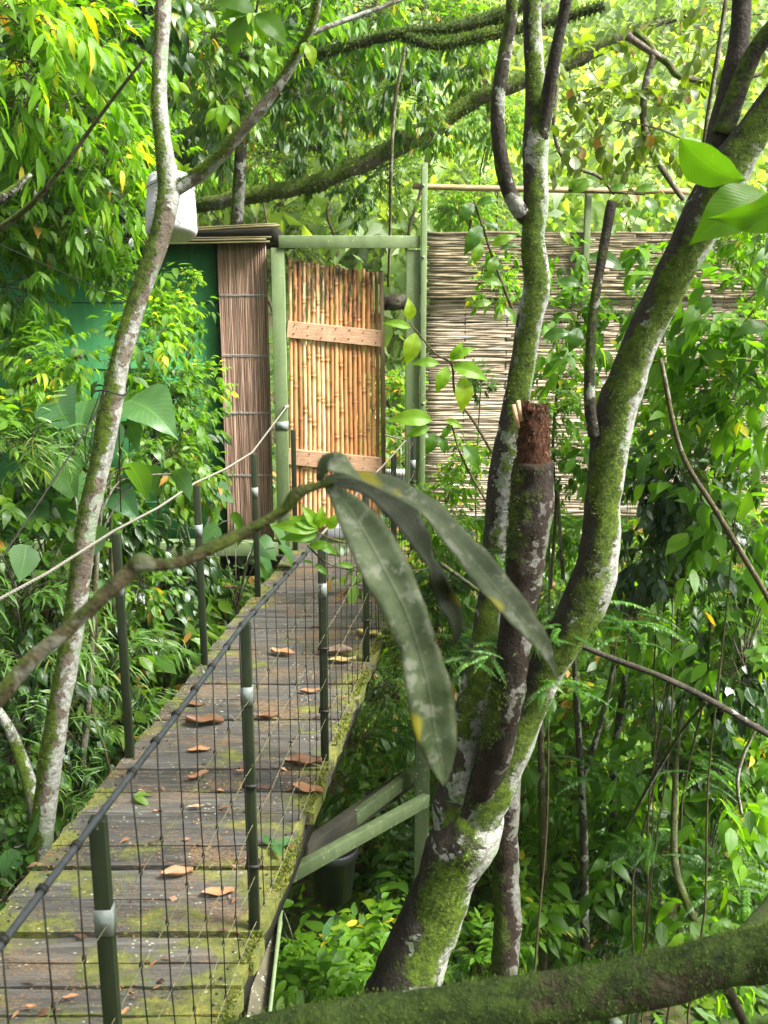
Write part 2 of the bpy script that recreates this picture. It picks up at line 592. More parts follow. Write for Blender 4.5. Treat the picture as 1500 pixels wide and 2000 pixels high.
BAMBOO = mat_bamboo()
REED = mat_simple('reed', (0.17, 0.10, 0.07), (0.44, 0.295, 0.215), (1, 1, 0.06), 60, 0.7, 0.3, 0.3, 0.002, 0.45)
SLAT = mat_simple('slat', (0.22, 0.165, 0.11), (0.50, 0.42, 0.31), (0.3, 1, 1), 30, 0.7, 0.3, 0.3, 0.003, 0.5)
SLATOLD = mat_simple('slat_old', (0.10, 0.075, 0.045), (0.34, 0.285, 0.18), (0.3, 1, 1), 30, 0.75, 0.3, 0.3, 0.003, 0.5)
ROOFM = mat_simple('roof_bamboo', (0.018, 0.015, 0.007), (0.13, 0.11, 0.04), (0.1, 1, 1), 40, 0.7, 0.3, 0.3, 0.003, 0.4)


def mat_deck():
    m, nt, out = newmat('deck_wood')
    n = N(nt)
    u, v, t, _ = n.dat()
    gr = n.noise(26, n.coord((0.1, 1.6, 1)), 6, 0.7)
    c = n.ramp(gr, [(0.28, (0.016, 0.016, 0.0145)), (0.55, (0.062, 0.060, 0.053)), (0.8, (0.15, 0.142, 0.125))])
    k = n.math('ADD', 0.6, n.math('MULTIPLY', t, 0.8))
    cc = n.new('CombineColor')
    for i in range(3):
        nt.links.new(k, cc.inputs[i])
    c = n.mix(1.0, c, cc.outputs[0], 'MULTIPLY')
    # rust brown seed dust lying in drifts
    d1 = n.math('ADD', n.math('MULTIPLY', n.noise(3.3, n.coord((0.8, 1.3, 1)), 3, 0.6), 0.62), n.math('MULTIPLY', n.noise(120, n.coord((0.6, 1, 1)), 3, 0.85), 0.9))
    c = n.mix(n.math('MULTIPLY', n.step(d1, 0.78, 0.92), 0.65), c, (0.20, 0.12, 0.05))
    # green and yellow moss, thick towards the plank ends
    eu = n.math('ABSOLUTE', n.math('SUBTRACT', u, 0.5))
    e = n.math('MULTIPLY', n.step(eu, 0.3, 0.5), 0.13)
    e = n.math('ADD', e, n.math('MULTIPLY', n.step(u, 0.55, 1.0), 0.06))
    sep = n.new('SeparateXYZ')
    nt.links.new(n.coord(), sep.inputs[0])
    e = n.math('ADD', e, n.math('MULTIPLY', n.step(sep.outputs[1], 4.0, 2.2), 0.125))
    mo = n.math('ADD', n.math('ADD', n.noise(4.2, n.coord((0.9, 1.5, 1), ), 4, 0.6), n.math('MULTIPLY', n.noise(50, n.coord((0.7, 1, 1)), 4, 0.8), 0.22)), e)
    mc = n.ramp(n.noise(17, n.coord(), 5, 0.75), [(0.3, (0.035, 0.05, 0.01)), (0.55, (0.12, 0.135, 0.02)), (0.75, (0.26, 0.22, 0.04))])
    c = n.mix(n.math('MULTIPLY', n.step(mo, 0.68, 0.84), 0.85), c, mc)
    # pale lichen dots
    vo = n.new('TexVoronoi', feature='F1')
    vo.inputs['Scale'].default_value = 48
    nt.links.new(n.coord((0.8, 1.1, 1)), vo.inputs['Vector'])
    ld = n.math('MULTIPLY', n.step(n.math('ADD', vo.outputs['Distance'], n.math('MULTIPLY', n.noise(90, n.coord(), 2), 0.25)), 0.36, 0.24), n.step(n.noise(6.5, n.coord(), 3), 0.47, 0.62))
    c = n.mix(n.math('MULTIPLY', ld, 0.8), c, (0.36, 0.36, 0.27))
    h = n.math('ADD', gr, n.math('MULTIPLY', n.step(mo, 0.66, 0.82), n.noise(80, n.coord(), 3)))
    nb = n.bump(h, 0.75, 0.006)
    nt.links.new(n.bsdf(c, 0.68, 0.35, nb), out.inputs[0])
    return m


DECK = mat_deck()


def mat_ground():
    m, nt, out = newmat('forest_floor')
    n = N(nt)
    co = n.coord()
    a = n.noise(5, co, 8, 0.7)
    c = n.ramp(a, [(0.3, (0.02, 0.016, 0.009)), (0.55, (0.075, 0.055, 0.028)), (0.75, (0.14, 0.10, 0.05))])
    c = n.mix(n.step(n.noise(1.3, co, 4), 0.42, 0.6), c, n.ramp(n.noise(8, co, 5, 0.8), [(0.3, (0.02, 0.045, 0.01)), (0.7, (0.08, 0.14, 0.025))]))
    nt.links.new(n.bsdf(c, 0.9, 0.2, n.bump(n.noise(20, co, 6, 0.8), 1.0, 0.04)), out.inputs[0])
    return m


GROUND = mat_ground()
MOSS = leafmat('moss', [(0, (0.03, 0.05, 0.006)), (0.6, (0.10, 0.14, 0.012)), (1.0, (0.22, 0.21, 0.02))], 0.3, 0.7, (1.4, 1.4, 0.4), 0, 0.2)
LITTER = mat_simple('litter', (0.16, 0.08, 0.03), (0.34, 0.18, 0.07), (9, 9, 9), 8, 0.8, 0.2, tintamt=0.4)
STUBTOP = mat_simple('stub_wood', (0.012, 0.006, 0.004), (0.15, 0.068, 0.035), (5, 5, 1.5), 26, 0.95, 0.1, 1.0, 0.015)
RAWWOOD = mat_simple('raw_wood', (0.45, 0.25, 0.14), (0.65, 0.42, 0.26), (2, 2, 2), 18, 0.8, 0.2)

# ------------------------------------------------------------------ leaves
def leaf_shape(kind):
    """rows of (v along, half width) and how it bends."""
    if kind == 'lance':
        return [(0, 0.006), (0.12, 0.075), (0.35, 0.135), (0.6, 0.12), (0.82, 0.055), (1, 0.0)]
    if kind == 'ovate':
        return [(0, 0.01), (0.1, 0.12), (0.3, 0.225), (0.55, 0.2), (0.8, 0.085), (0.92, 0.03), (1, 0.0)]
    if kind == 'round':
        return [(0, 0.012), (0.15, 0.09), (0.4, 0.24), (0.65, 0.30), (0.88, 0.2), (1, 0.02)]
    if kind == 'heart':
        return [(-0.14, 0.13), (-0.02, 0.33), (0.2, 0.41), (0.45, 0.34), (0.75, 0.16), (0.9, 0.05), (1, 0.0)]
    if kind == 'blade':
        return [(0, 0.012), (0.25, 0.045), (0.6, 0.038), (1, 0.0)]
    if kind == 'leaflet':
        return [(0, 0.06), (0.4, 0.17), (0.8, 0.13), (1, 0.02)]
    if kind == 'tiny':
        return [(0, 0.02), (0.45, 0.26), (1, 0.0)]


def leaf_template(kind, fold=0.28, droop=0.3):
    rows = leaf_shape(kind)
    V, D = [], []
    for (v, w) in rows:
        z = -droop * v * v
        for sgn, uu in ((-1, 0.0), (0, 0.5), (1, 1.0)):
            # x across, y along, z up
            V.append((sgn * w, v * (1 - 0.18 * droop * v), z + abs(sgn) * w * fold + (0.018 * math.sin(v * 15 + sgn) if sgn else 0)))
            D.append((uu, max(0, v), 0, 0))
    Q = []
    for i in range(len(rows) - 1):
        for j in range(2):
            a = i * 3 + j
            Q.append((a, a + 1, a + 4, a + 3))
    return np.array(V), np.array(Q), np.array(D)


TPL = {}
for k in ('lance', 'ovate', 'round', 'heart', 'blade', 'leaflet', 'tiny'):
    TPL[k] = [leaf_template(k, f, d) for (f, d) in ((0.25, 0.2), (0.4, 0.45), (0.12, 0.7), (0.05, 0.1))]


class Leaves:
    def __init__(s):
        s.items = {}

    def add(s, kind, pos, dirv, up, size, tint):
        s.items.setdefault(kind, []).append((*pos, *dirv, *up, size, tint))

    def flush(s, mb):
        for kind, L in s.items.items():
            A = np.array(L, float)
            var = RNG.integers(0, len(TPL[kind]), len(A))
            for vi, (V, Q, D) in enumerate(TPL[kind]):
                B = A[var == vi]
                if not len(B):
                    continue
                pos, y, up, size, tint = B[:, 0:3], B[:, 3:6], B[:, 6:9], B[:, 9], B[:, 10]
                y = y / (np.linalg.norm(y, axis=1)[:, None] + 1e-9)
                x = np.cross(y, up)
                x /= np.linalg.norm(x, axis=1)[:, None] + 1e-9
                z = np.cross(x, y)
                k = len(B)
                wf = RNG.uniform(0.8, 1.2, k)
                P = (V[None, :, 0:1] * (x * wf[:, None])[:, None, :] + V[None, :, 1:2] * y[:, None, :] + V[None, :, 2:3] * z[:, None, :]) * size[:, None, None] + pos[:, None, :]
                q = Q[None] + (np.arange(k) * len(V))[:, None, None]
                d = np.tile(D[None], (k, 1, 1))
                d[:, :, 2] = np.clip(tint, 0, 1)[:, None]
                mb.add(P.reshape(-1, 3), q.reshape(-1, 4), dat=d.reshape(-1, 4))
        s.items = {}


def unit(v):
    return v / (np.linalg.norm(v) + 1e-9)


def shoot(L, tw, p0, d0, length, nleaf, kind, size, droop=0.6, spread=0.8, pet=0.0, tb=0.5, tv=0.25, tr=0.0018, opp=False, hang=0.35):
    """one leafy shoot; adds leaves to L and the twig to tw."""
    P = [np.array(p0, float)]
    d = unit(np.array(d0, float))
    nseg = 5
    for i in range(nseg):
        d = unit(d + np.array([0, 0, -droop * 0.22]) + RNG.normal(0, 0.09, 3))
        P.append(P[-1] + d * length / nseg)
    P = np.array(P)
    if tw is not None:
        tube(tw, P, np.linspace(tr, tr * 0.4, len(P)), 4, cap=False, tint=0.4)
    tb_ = tb + RNG.normal(0, 0.08)
    for i in range(nleaf):
        f = 0.15 + 0.85 * (i + 0.5) / nleaf
        x = f * nseg
        k = min(nseg - 1, int(x))
        p = P[k] + (P[k + 1] - P[k]) * (x - k)
        t = unit(P[k + 1] - P[k])
        s = unit(np.cross(t, np.array([0, 0, 1.0])) + 1e-4)
        for sg in ((-1, 1) if opp else ((1 if i % 2 else -1),)):
            sp = spread * (1.0 if i < nleaf - 1 else 0.15)
            dv = unit(t * (1.0 - 0.4 * sp) + s * sg * sp + np.array([0, 0, -hang]) + RNG.normal(0, 0.16, 3))
            up = unit(np.array([0, 0, 1.0]) + RNG.normal(0, 0.33, 3) + 0.25 * s * sg)
            sz = size * RNG.uniform(0.65, 1.15) * (0.75 + 0.35 * math.sin(f * 3))
            L.add(kind, p + dv * pet, dv, up, sz, tb_ + RNG.normal(0, tv) * 0.6 + 0.15 * f + (0.6 if RNG.random() < 0.007 else 0))


def bush_mesh(name, kind, size, mat, radius=0.55, nsh=45, nleaf=9, flat=1.0, slen=0.42, droop=0.6, opp=False, tb=0.45, hang=0.35, spread=0.8, up=0.35, pet=0.0):
    L, tw, mb = Leaves(), MB(), MB()
    for i in range(nsh):
        d = unit(RNG.normal(0, 1, 3) * np.array([1, 1, flat]) + np.array([0, 0, up]))
        r = radius * RNG.uniform(0.15, 0.75) * (1 + 0.25 * math.sin(3 * d[0] + 5 * d[1]))
        p = d * r * np.array([1, 1, flat])
        tube(tw, catmull(np.array([p * 0.6 + RNG.normal(0, 0.16 * radius, 3), p * 0.8 + RNG.normal(0, 0.06 * radius, 3), p]), 3), np.linspace(0.004, 0.002, 7), 4, cap=False, tint=0.3)
        shoot(L, tw, p, d + RNG.normal(0, 0.35, 3), slen * RNG.uniform(0.6, 1.2), nleaf, kind, size, droop, spread, pet, tb, opp=opp, hang=hang)
    L.flush(mb)
    return mb.mesh(name, mat), tw.mesh(name + '_twig', BARK_TWIG)


def fern_mesh(name, nf=16, flen=0.5, leafl=0.028, updir=0.5):
    """bipinnate feathery fronds."""
    L, tw, mb = Leaves(), MB(), MB()
    for i in range(nf):
        a = RNG.uniform(0, 2 * math.pi)
        d = unit(np.array([math.cos(a), math.sin(a), RNG.uniform(0, updir)]))
        p = unit(RNG.normal(0, 1, 3)) * 0.15
        n = 34
        P = [p]
        for k in range(n):
            d = unit(d + np.array([0, 0, -0.028]) + RNG.normal(0, 0.01, 3))
            P.append(P[-1] + d * flen / n)
        P = np.array(P)
        tube(tw, P[::4], np.linspace(0.0022, 0.0008, len(P[::4])), 4, cap=False, tint=0.6)
        s = unit(np.cross(d, [0, 0, 1.0]))
        tb = RNG.uniform(0.2, 0.8)
        for k in range(2, n):
            w = math.sin(math.pi * (k / n) ** 0.8) * 0.8 + 0.25
            for sg in (-1, 1):
                L.add('leaflet', P[k], unit(s * sg + 0.35 * d + RNG.normal(0, 0.05, 3)), unit(np.array([0, 0, 1]) + RNG.normal(0, 0.1, 3)), leafl * w * 1.5, tb + RNG.normal(0, 0.08))
    L.flush(mb)
    return mb.mesh(name, L_FERN), tw.mesh(name + '_twig', BARK_TWIG)


def stem_mesh(name, nst=3, r=0.012, spread=0.12):
    """unit-height clump of bare stems, scaled to the plant's height."""
    mb = MB()
    for i in range(nst):
        a = RNG.uniform(0, 6.28)
        b = np.array([math.cos(a), math.sin(a)]) * spread * RNG.uniform(0.2, 1)
        P = []
        for k in range(7):
            f = k / 6
            P.append((b[0] * (1 - f) * 1.0 + RNG.normal(0, 0.02), b[1] * (1 - f) + RNG.normal(0, 0.02), f))
        P = catmull(np.array(P), 3)
        tube(mb, P, np.linspace(r, r * 0.45, len(P)) * RNG.uniform(0.6, 1.2), 6, cap=False, maskf=lambda p, d: (0.1, 0.25))
    return mb.mesh(name, BARK_TWIG)


def grass_mesh(name, n=26, h=0.7):
    L, tw, mb = Leaves(), MB(), MB()
    for i in range(n):
        a = RNG.uniform(0, 6.28)
        d = np.array([math.cos(a) * 0.45, math.sin(a) * 0.45, 1.0])
        p = np.array([math.cos(a), math.sin(a), 0]) * RNG.uniform(0, 0.18)
        shoot(L, tw, p, d, h * RNG.uniform(0.6, 1.1), 14, 'blade', 0.16, 2.0, 0.75, tb=0.45, tr=0.0022, hang=0.1)
    L.flush(mb)
    return mb.mesh(name, L_GRASS), tw.mesh(name + '_twig', BARK_TWIG)


def heart_mesh(name, n=9, size=0.2, h=0.5):
    L, tw, mb = Leaves(), MB(), MB()
    for i in range(n):
        a = RNG.uniform(0, 6.28)
        top = np.array([math.cos(a), math.sin(a), 0]) * RNG.uniform(0.08, 0.42) + np.array([0, 0, h * RNG.uniform(-0.2, 0.6)])
        base = np.array([0, 0, -0.35])
        tube(tw, catmull(np.array([base, base * 0.3 + top * 0.5 + [0, 0, 0.08], top]), 5), np.linspace(0.005, 0.003, 11), 5, cap=False, tint=0.8)
        dv = unit(np.array([math.cos(a) * 0.6, math.sin(a) * 0.6 - 0.35, -0.65]) + RNG.normal(0, 0.12, 3))
        L.add('heart', top, dv, unit(np.array([0, -0.6, 0.8]) + RNG.normal(0, 0.25, 3)), size * RNG.uniform(0.75, 1.25), RNG.uniform(0.1, 0.9))
    L.flush(mb)
    return mb.mesh(name, L_HEART), tw.mesh(name + '_twig', BARK_TWIG)


PROTO = {
    'broad': [bush_mesh('foliage', 'ovate', 0.165, L_BRIGHT, 0.5, 40, 7, slen=0.40, tb=t) for t in (0.4, 0.6)],
    'narrow': [bush_mesh('foliage', 'lance', 0.18, L_BRIGHT, 0.5, 46, 9, slen=0.42, tb=t, hang=0.55) for t in (0.35, 0.6)],
    'mid': [bush_mesh('foliage', 'ovate', 0.135, L_MID, 0.5, 52, 8, slen=0.34, tb=t, opp=False) for t in (0.3, 0.55)],
    'dark': [bush_mesh('foliage', 'ovate', 0.175, L_DARK, 0.5, 42, 7, slen=0.36, tb=t, hang=0.7) for t in (0.3, 0.6)],
    'drop': [bush_mesh('foliage', 'lance', 0.17, L_MID, 0.5, 44, 10, slen=0.22, tb=t, hang=0.9, spread=1.0) for t in (0.3, 0.6)],
    'small': [bush_mesh('foliage', 'tiny', 0.055, L_MID, 0.5, 90, 14, slen=0.30, tb=t) for t in (0.4, 0.65)],
    'round': [bush_mesh('foliage', 'round', 0.15, L_ROUND, 0.5, 17, 6, slen=0.38, tb=0.5, droop=1.2, hang=0.3)],
    'fern': [fern_mesh('foliage', 13, 0.5), fern_mesh('foliage', 18, 0.42)],
    'grass': [grass_mesh('foliage'), grass_mesh('foliage', 20, 0.9)],
    'big': [bush_mesh('foliage', 'ovate', 0.27, L_BRIGHT, 0.5, 15, 5, slen=0.55, tb=t, pet=0.02, hang=0.35) for t in (0.15, 0.35)],
    'heart': [heart_mesh('foliage', 9, 0.15), heart_mesh('foliage', 7, 0.19)],
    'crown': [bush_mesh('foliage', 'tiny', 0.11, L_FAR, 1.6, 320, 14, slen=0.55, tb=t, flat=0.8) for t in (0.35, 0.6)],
    'crownl': [bush_mesh('foliage', 'lance', 0.17, L_BRIGHT, 1.4, 240, 12, slen=0.5, tb=0.6, flat=0.75, hang=0.6)],
}
CANOPY = bush_mesh('crown', 'ovate', 0.17, L_DARK, 1.7, 190, 11, slen=0.7, tb=0.6)
STEMS = [stem_mesh('stem', 1, 0.007), stem_mesh('stem', 2, 0.006), stem_mesh('stem', 1, 0.009)]
COUNT = {}


def plant(kind, name, label, group, px, py, Y, s=1.0, cat='plant', squash=1.0):
    c = W(px, py, Y)
    gz = ground_z(c[0], c[1])
    base = (c[0], c[1], min(gz, c[2] - 0.3))
    r = thing(name, label, cat, base, group)
    k = COUNT.get(kind, 0)
    COUNT[kind] = k + 1
    fm, tm = PROTO[kind][k % len(PROTO[kind])]
    H = c[2] - base[2]
    rz = random.uniform(0, 6.28)
    for nm, me in (('foliage', fm), ('twigs', tm)):
        o = bpy.data.objects.new(nm, me)
        col.objects.link(o)
        o.parent = r
        o.location = (0, 0, H)
        o.rotation_euler = (random.uniform(-0.15, 0.15), random.uniform(-0.15, 0.15), rz)
        o.scale = (s, s, s * squash)
    o = bpy.data.objects.new('stem', STEMS[k % 3])
    col.objects.link(o)
    o.parent = r
    o.rotation_euler = (0, 0, rz)
    if kind not in ('crown', 'crownl') and (k % 5 > 0 or py > 1100):
        bpy.data.objects.remove(o)
        return r
    th = 1.0 if kind not in ('crown', 'crownl') else 5.0
    o.scale = (th, th, H)
    return r


# ------------------------------------------------------------------ ground, hillside
def build_ground():
    mb = MB()
    xs = np.concatenate([np.linspace(-90, -8, 22), np.linspace(-7, 7, 57), np.linspace(8, 90, 22)])
    ys = np.concatenate([np.linspace(-30, -2, 6), np.linspace(-1, 14, 46), np.linspace(15, 160, 60)])
    V = [(x, y, ground_z(x, y) + 0.05 * mnoise.noise(Vector((x * 2, y * 2, 0)))) for y in ys for x in xs]
    nx = len(xs)
    Q = [(j * nx + i, j * nx + i + 1, (j + 1) * nx + i + 1, (j + 1) * nx + i) for j in range(len(ys) - 1) for i in range(nx - 1)]
    mb.add(V, Q)
    o = mb.build('ground', GROUND)
    tag(o, kind='structure')


build_ground()


def forest():
    L, mb = Leaves(), MB()
    k = 0
    for i in range(520):
        y = 17 + 75 * RNG.random() ** 1.15
        x = RNG.uniform(-0.46, 0.46) * y + RNG.normal(0, 1)
        rr = RNG.uniform(1.3, 2.6) * (0.75 + y / 90)
        z = ground_z(x, y) + rr * RNG.uniform(0.5, 1.5)
        n = int(210 if y < 40 else 130)
        tb = RNG.uniform(0.15, 0.85)
        sz = 0.17 + 0.0062 * y
        for j in range(n):
            d = unit(RNG.normal(0, 1, 3) + np.array([0, -0.5, 0.5]))
            lob = 1 + 0.35 * math.sin(d[0] * 5 + i) * math.cos(d[2] * 6 + i * 2)
            p = np.array([x, y, z]) + d * rr * lob * RNG.uniform(0.7, 1.02) * np.array([1, 1, 0.85])
            L.add('tiny', p, unit(d * 0.6 + RNG.normal(0, 0.6, 3) + [0, 0, -0.4]), unit(d + RNG.normal(0, 0.5, 3) + [0, 0, 0.6]), sz * RNG.uniform(0.7, 1.5), tb + RNG.normal(0, 0.13))
    L.flush(mb)
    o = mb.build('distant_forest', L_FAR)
    tag(o, 'hazy green wooded hillside rising beyond the bamboo fence', 'forest', kind='stuff')


forest()


def undergrowth():
    L, mb = Leaves(), MB()
    for i in range(15000):
        y = RNG.uniform(2.2, 15)
        x = RNG.uniform(-0.5, 0.52) * y
        z = ground_z(x, y) + abs(RNG.normal(0, 0.16))
        a = RNG.uniform(0, 6.28)
        k = ('ovate', 'lance', 'ovate', 'tiny')[RNG.integers(0, 4)]
        L.add(k, (x, y, z), (math.cos(a), math.sin(a), RNG.uniform(-0.4, 0.5)), unit(np.array([0, 0, 1]) + RNG.normal(0, 0.35, 3)), RNG.uniform(0.07, 0.17), RNG.uniform(0, 1) ** 1.4)
    L.flush(mb)
    o = mb.build('ground_cover', L_MID)
    tag(o, 'low leafy ground cover on the ravine floor under the bridge', 'ground cover', kind='stuff')


undergrowth()

# ------------------------------------------------------------------ suspension bridge
VP = (1063.0, 460.0)
D0 = ray(*VP)
D0 = np.array([D0[0] / D0[1], 1.0])          # dx per dy of the deck


def deck_x(side, y):
    base = G(490, 1880) if side > 0 else G(155, 1585)
    return base[0] + D0[0] * (y - base[1])


bridge = thing('suspension_bridge', 'narrow suspension footbridge of weathered mossy planks with cable rails leading to the bamboo door', 'bridge', (deck_x(0, 1), 1.0, -0.3))
joints = [2120, 2060, 1980, 1925, 1880, 1820, 1757, 1690, 1650, 1587, 1545, 1502, 1447, 1405, 1365, 1335, 1300, 1268, 1247, 1227, 1205, 1178, 1158, 1132, 1108, 1081, 1060]
Yj = [1.3, 1.55, 1.8, 2.05] + [float(G(400, j)[1]) for j in joints]
Yj = sorted(set(round(v, 3) for v in Yj))
for i in range(len(Yj) - 1):
    mb = MB()
    y0, y1 = Yj[i], Yj[i + 1]
    gap = random.choice([0.003, 0.006, 0.012])
    if abs(y1 - float(G(400, 1690)[1])) < 0.01 or abs(y1 - float(G(400, 1820)[1])) < 0.01 or abs(y1 - float(G(400, 1690)[1])) < 0.01:
        gap = 0.03
    yc = (y0 + y1) / 2
    xl = deck_x(-1, yc) + random.uniform(-0.008, 0.008)
    xr = deck_x(1, yc) + random.uniform(-0.02, 0.02)
    dz = random.uniform(-0.004, 0.004)
    rbox(mb, xl, xr, y0, y1 - gap, -0.045 + dz, dz, 26, 4, 0.0035, random.random(), 7, 0.012, float(D0[0]))
    o = mb.build('plank', DECK, bridge, smooth=False)
    nl = MB()
    for sx, dx in ((-1, 0.06), (1, -0.06)):
        for fy in (0.3, 0.7):
            yy = y0 + (y1 - y0) * fy
            p = np.array([deck_x(sx, yy) + dx + random.uniform(-0.008, 0.008), yy, dz + 0.001])
            tube(nl, np.array([p + [0, 0, -0.004], p + [0, 0, 0.0025]]), 0.0042, 7, tint=0.3)
    nl.build('nail_heads', WIRE, o)

# long beams under the planks
for sgn, off in ((-1, 0.05), (1, -0.05)):
    mb = MB()
    beam(mb, (deck_x(sgn, 1.2) + off, 1.2, -0.10), (deck_x(sgn, 6.95) + off, 6.95, -0.10), 0.05, 0.10)
    mb.build('bearer', DARK_WOOD, bridge)

RAILH = 0.9
POST_Y_R = [1.79, 2.80, 3.86, 4.88, 5.84, 6.75]
POST_Y_L = [0.8, 1.8, 2.78, 3.88, 4.84, 5.84, 6.8]


def rail_h(y):
    return float(np.interp(y, [1.0, 1.8, 2.8, 3.88, 4.88, 5.84, 7.0], [0.97, 0.965, 0.975, 0.93, 0.893, 0.84, 0.80]))



def cable_pts(sgn, ys, h=None, sag=0.0):
    P = []
    for i, y in enumerate(ys):
        P.append((deck_x(sgn, y) - 0.022 * sgn, y, rail_h(y)))
        if i < len(ys) - 1:
            m = (y + ys[i + 1]) / 2
            P.append((deck_x(sgn, m) - 0.022 * sgn, m, rail_h(m) - sag))
    return np.array(P)


def posts(sgn, ys):
    for k, y in enumerate(ys):
        x = deck_x(sgn, y) - 0.03 * sgn
        mb = MB()
        w = 0.031
        beam(mb, (x, y, -0.12), (x, y, rail_h(y) - 0.01), w, 0.026, up=(0, 1, 0), tint=0.4)
        o = mb.build('railing_post', GREEN_STEEL, bridge, bevel=0.002)
        tb = MB()
        bh = rail_h(y) - 0.225
        if y < 6.8:
            beam(tb, (x, y, bh - 0.028), (x, y, bh + 0.028), w + 0.003, 0.029, up=(0, 1, 0), tint=0.6)
            tb.build('reflective_band', TAPE, o)
        if sgn > 0:
            for hh in (0.47, 0.21):
                rg = MB()
                beam(rg, (x, y, hh), (x, y, hh + 0.008), w + 0.010, 0.040, up=(0, 1, 0), tint=0.3)
                rg.build('wire_tie', WIRE, o)


posts(1, POST_Y_R)
posts(-1, POST_Y_L)

# twisted steel cables on top of the posts
def twisted(mb, P, r):
    P = np.asarray(P, float)
    seg = []
    for i in range(len(P) - 1):
        L_ = np.linalg.norm(P[i + 1] - P[i])
        k = max(2, int(L_ / 0.01))
        for j in range(k):
            seg.append(P[i] + (P[i + 1] - P[i]) * j / k)
    seg = np.array(seg + [P[-1]])
    tan = unit(P[-1] - P[0])
    a = unit(np.cross(tan, [0, 0, 1]))
    b = np.cross(tan, a)
    s = np.arange(len(seg)) * 0.01
    for ph in (0, 2.09, 4.19):
        ang = s * 2 * math.pi / 0.06 + ph
        Q = seg + (np.cos(ang)[:, None] * a + np.sin(ang)[:, None] * b) * r * 0.5
        tube(mb, Q, r * 0.55, 5, tint=0.5)


mb = MB()
end_l = W(558, 797, 6.98)
P = [tuple(p) for p in cable_pts(-1, POST_Y_L[:-1], sag=0.012)] + [tuple(end_l)]
twisted(mb, P, 0.0058)
mb.build('handrail_cable', CABLE, bridge)
ra = cable_pts(1, [1.0] + POST_Y_R, sag=0.004)
cut = 3.78
near = [p for p in ra if p[1] <= cut] + [(deck_x(1, cut) - .022, cut, rail_h(cut))]
far = [(deck_x(1, cut) - .022, cut, rail_h(cut))] + [tuple(p) for p in ra if p[1] > cut and p[1] < 6.5] + [tuple(W(753, 850, 6.9))]
mb = MB()
twisted(mb, far, 0.0055)
mb.build('handrail_cable', CABLE, bridge)
mb = MB()
tube(mb, catmull(np.array(near), 4), 0.0068, 12, tint=0.5)
pipe = mb.build('handrail_pipe', PIPE, bridge)

# wire fence under the handrail: kinked verticals and level wires
mb = MB()
ys = np.arange(1.15, 6.75, 0.132)
HH = [0.74, 0.53, 0.35, 0.18, 0.03]
jit = {}
for i, y in enumerate(ys):
    if min(abs(y - p) for p in POST_Y_R) < 0.03:
        continue
    P = []
    off = random.uniform(-0.03, 0.03)
    for k, h in enumerate([rail_h(y) - 0.012] + HH):
        yy = y + off * (k / 5.0) + random.uniform(-0.010, 0.010)
        if k == len(HH):
            yy += random.choice([0, 0, 0.02, -0.02])
        P.append((deck_x(1, yy) - 0.022 + random.uniform(-0.004, 0.004), yy, h))
        jit[(i, k)] = P[-1]
    tube(mb, np.array(P), 0.0017, 5, tint=random.random())
    for k in range(1, 6):
        p = np.array(P[k])
        tube(mb, np.array([p + [0, 0, -0.006], p + [0, 0, 0.006]]), 0.0042, 5, tint=0.2)
    if y < cut:
        c = np.array([deck_x(1, y) - .022, y, rail_h(y)])
        d = unit(np.array([D0[0], 1, 0]))
        tie = MB()
        tube(tie, np.array([c - d * 0.005, c + d * 0.005]), 0.0098, 12, tint=0.2)
        tie.build('ring', WIRE, pipe)
mb.build('wire_mesh', WIRE, bridge)
mb = MB()
for k in range(1, 6):
    P = [jit[key] for key in sorted(jit) if key[1] == k]
    P = np.array(P) + [0.002, 0, 0]
    tube(mb, P, 0.0011, 5, tint=random.random())
mb.build('line_wire', WIRE_LIT, bridge)

BRACEG = mat_simple('brace_green', (0.04, 0.06, 0.025), (0.075, 0.10, 0.045), (3, 3, 1), 6, 0.55, 0.3, 0.2, 0.002, 0.15, (50, 0.62, (0.2, 0.23, 0.12)))
# green angle braces that hold the deck to a post out over the ravine, and a dark beam put in for shadow
mb = MB()
beam(mb, W(560, 1712, 3.75), W(832, 1562, 4.6), 0.04, 0.058)
mb.build('brace', BRACEG, bridge, bevel=0.002)
mb = MB()
beam(mb, W(690, 1600, 4.7), W(822, 1500, 5.2), 0.04, 0.07)
mb.build('brace', BRACEG, bridge, bevel=0.002)
mb = MB()
beam(mb, W(590, 1668, 4.3), W(800, 1520, 5.3), 0.06, 0.09)  # dark beam stands in for the shadow beside the green braces
mb.build('brace', DARK_WOOD, bridge, bevel=0.002)
mb = MB()
a = W(824, 1560, 5.0)
beam(mb, (a[0], a[1], -2.6), (a[0], a[1], W(824, 1335, 5.0)[2]), 0.075, 0.05, up=(0, 1, 0))
mb.build('brace_post', BRACEG, bridge, bevel=0.002)
mb = MB()
beam(mb, W(527, 1800, 3.16), W(492, 2040, 2.72), 0.075, 0.05, up=(0, 1, 0.2))
mb.build('edge_beam', mat_simple('lichen_beam', (0.06, 0.055, 0.035), (0.13, 0.12, 0.07), (2, 2, 2), 6, 0.8, 0.2, 0.4, 0.004, 0.1, (50, 0.60, (0.42, 0.42, 0.34))), bridge, bevel=0.002)
mb = MB()
beam(mb, W(548, 1790, 3.16), W(520, 2040, 2.70), 0.012, 0.06, up=(0, 1, 0.2))
mb.build('edge_flange', GREEN_PAINT, bridge)

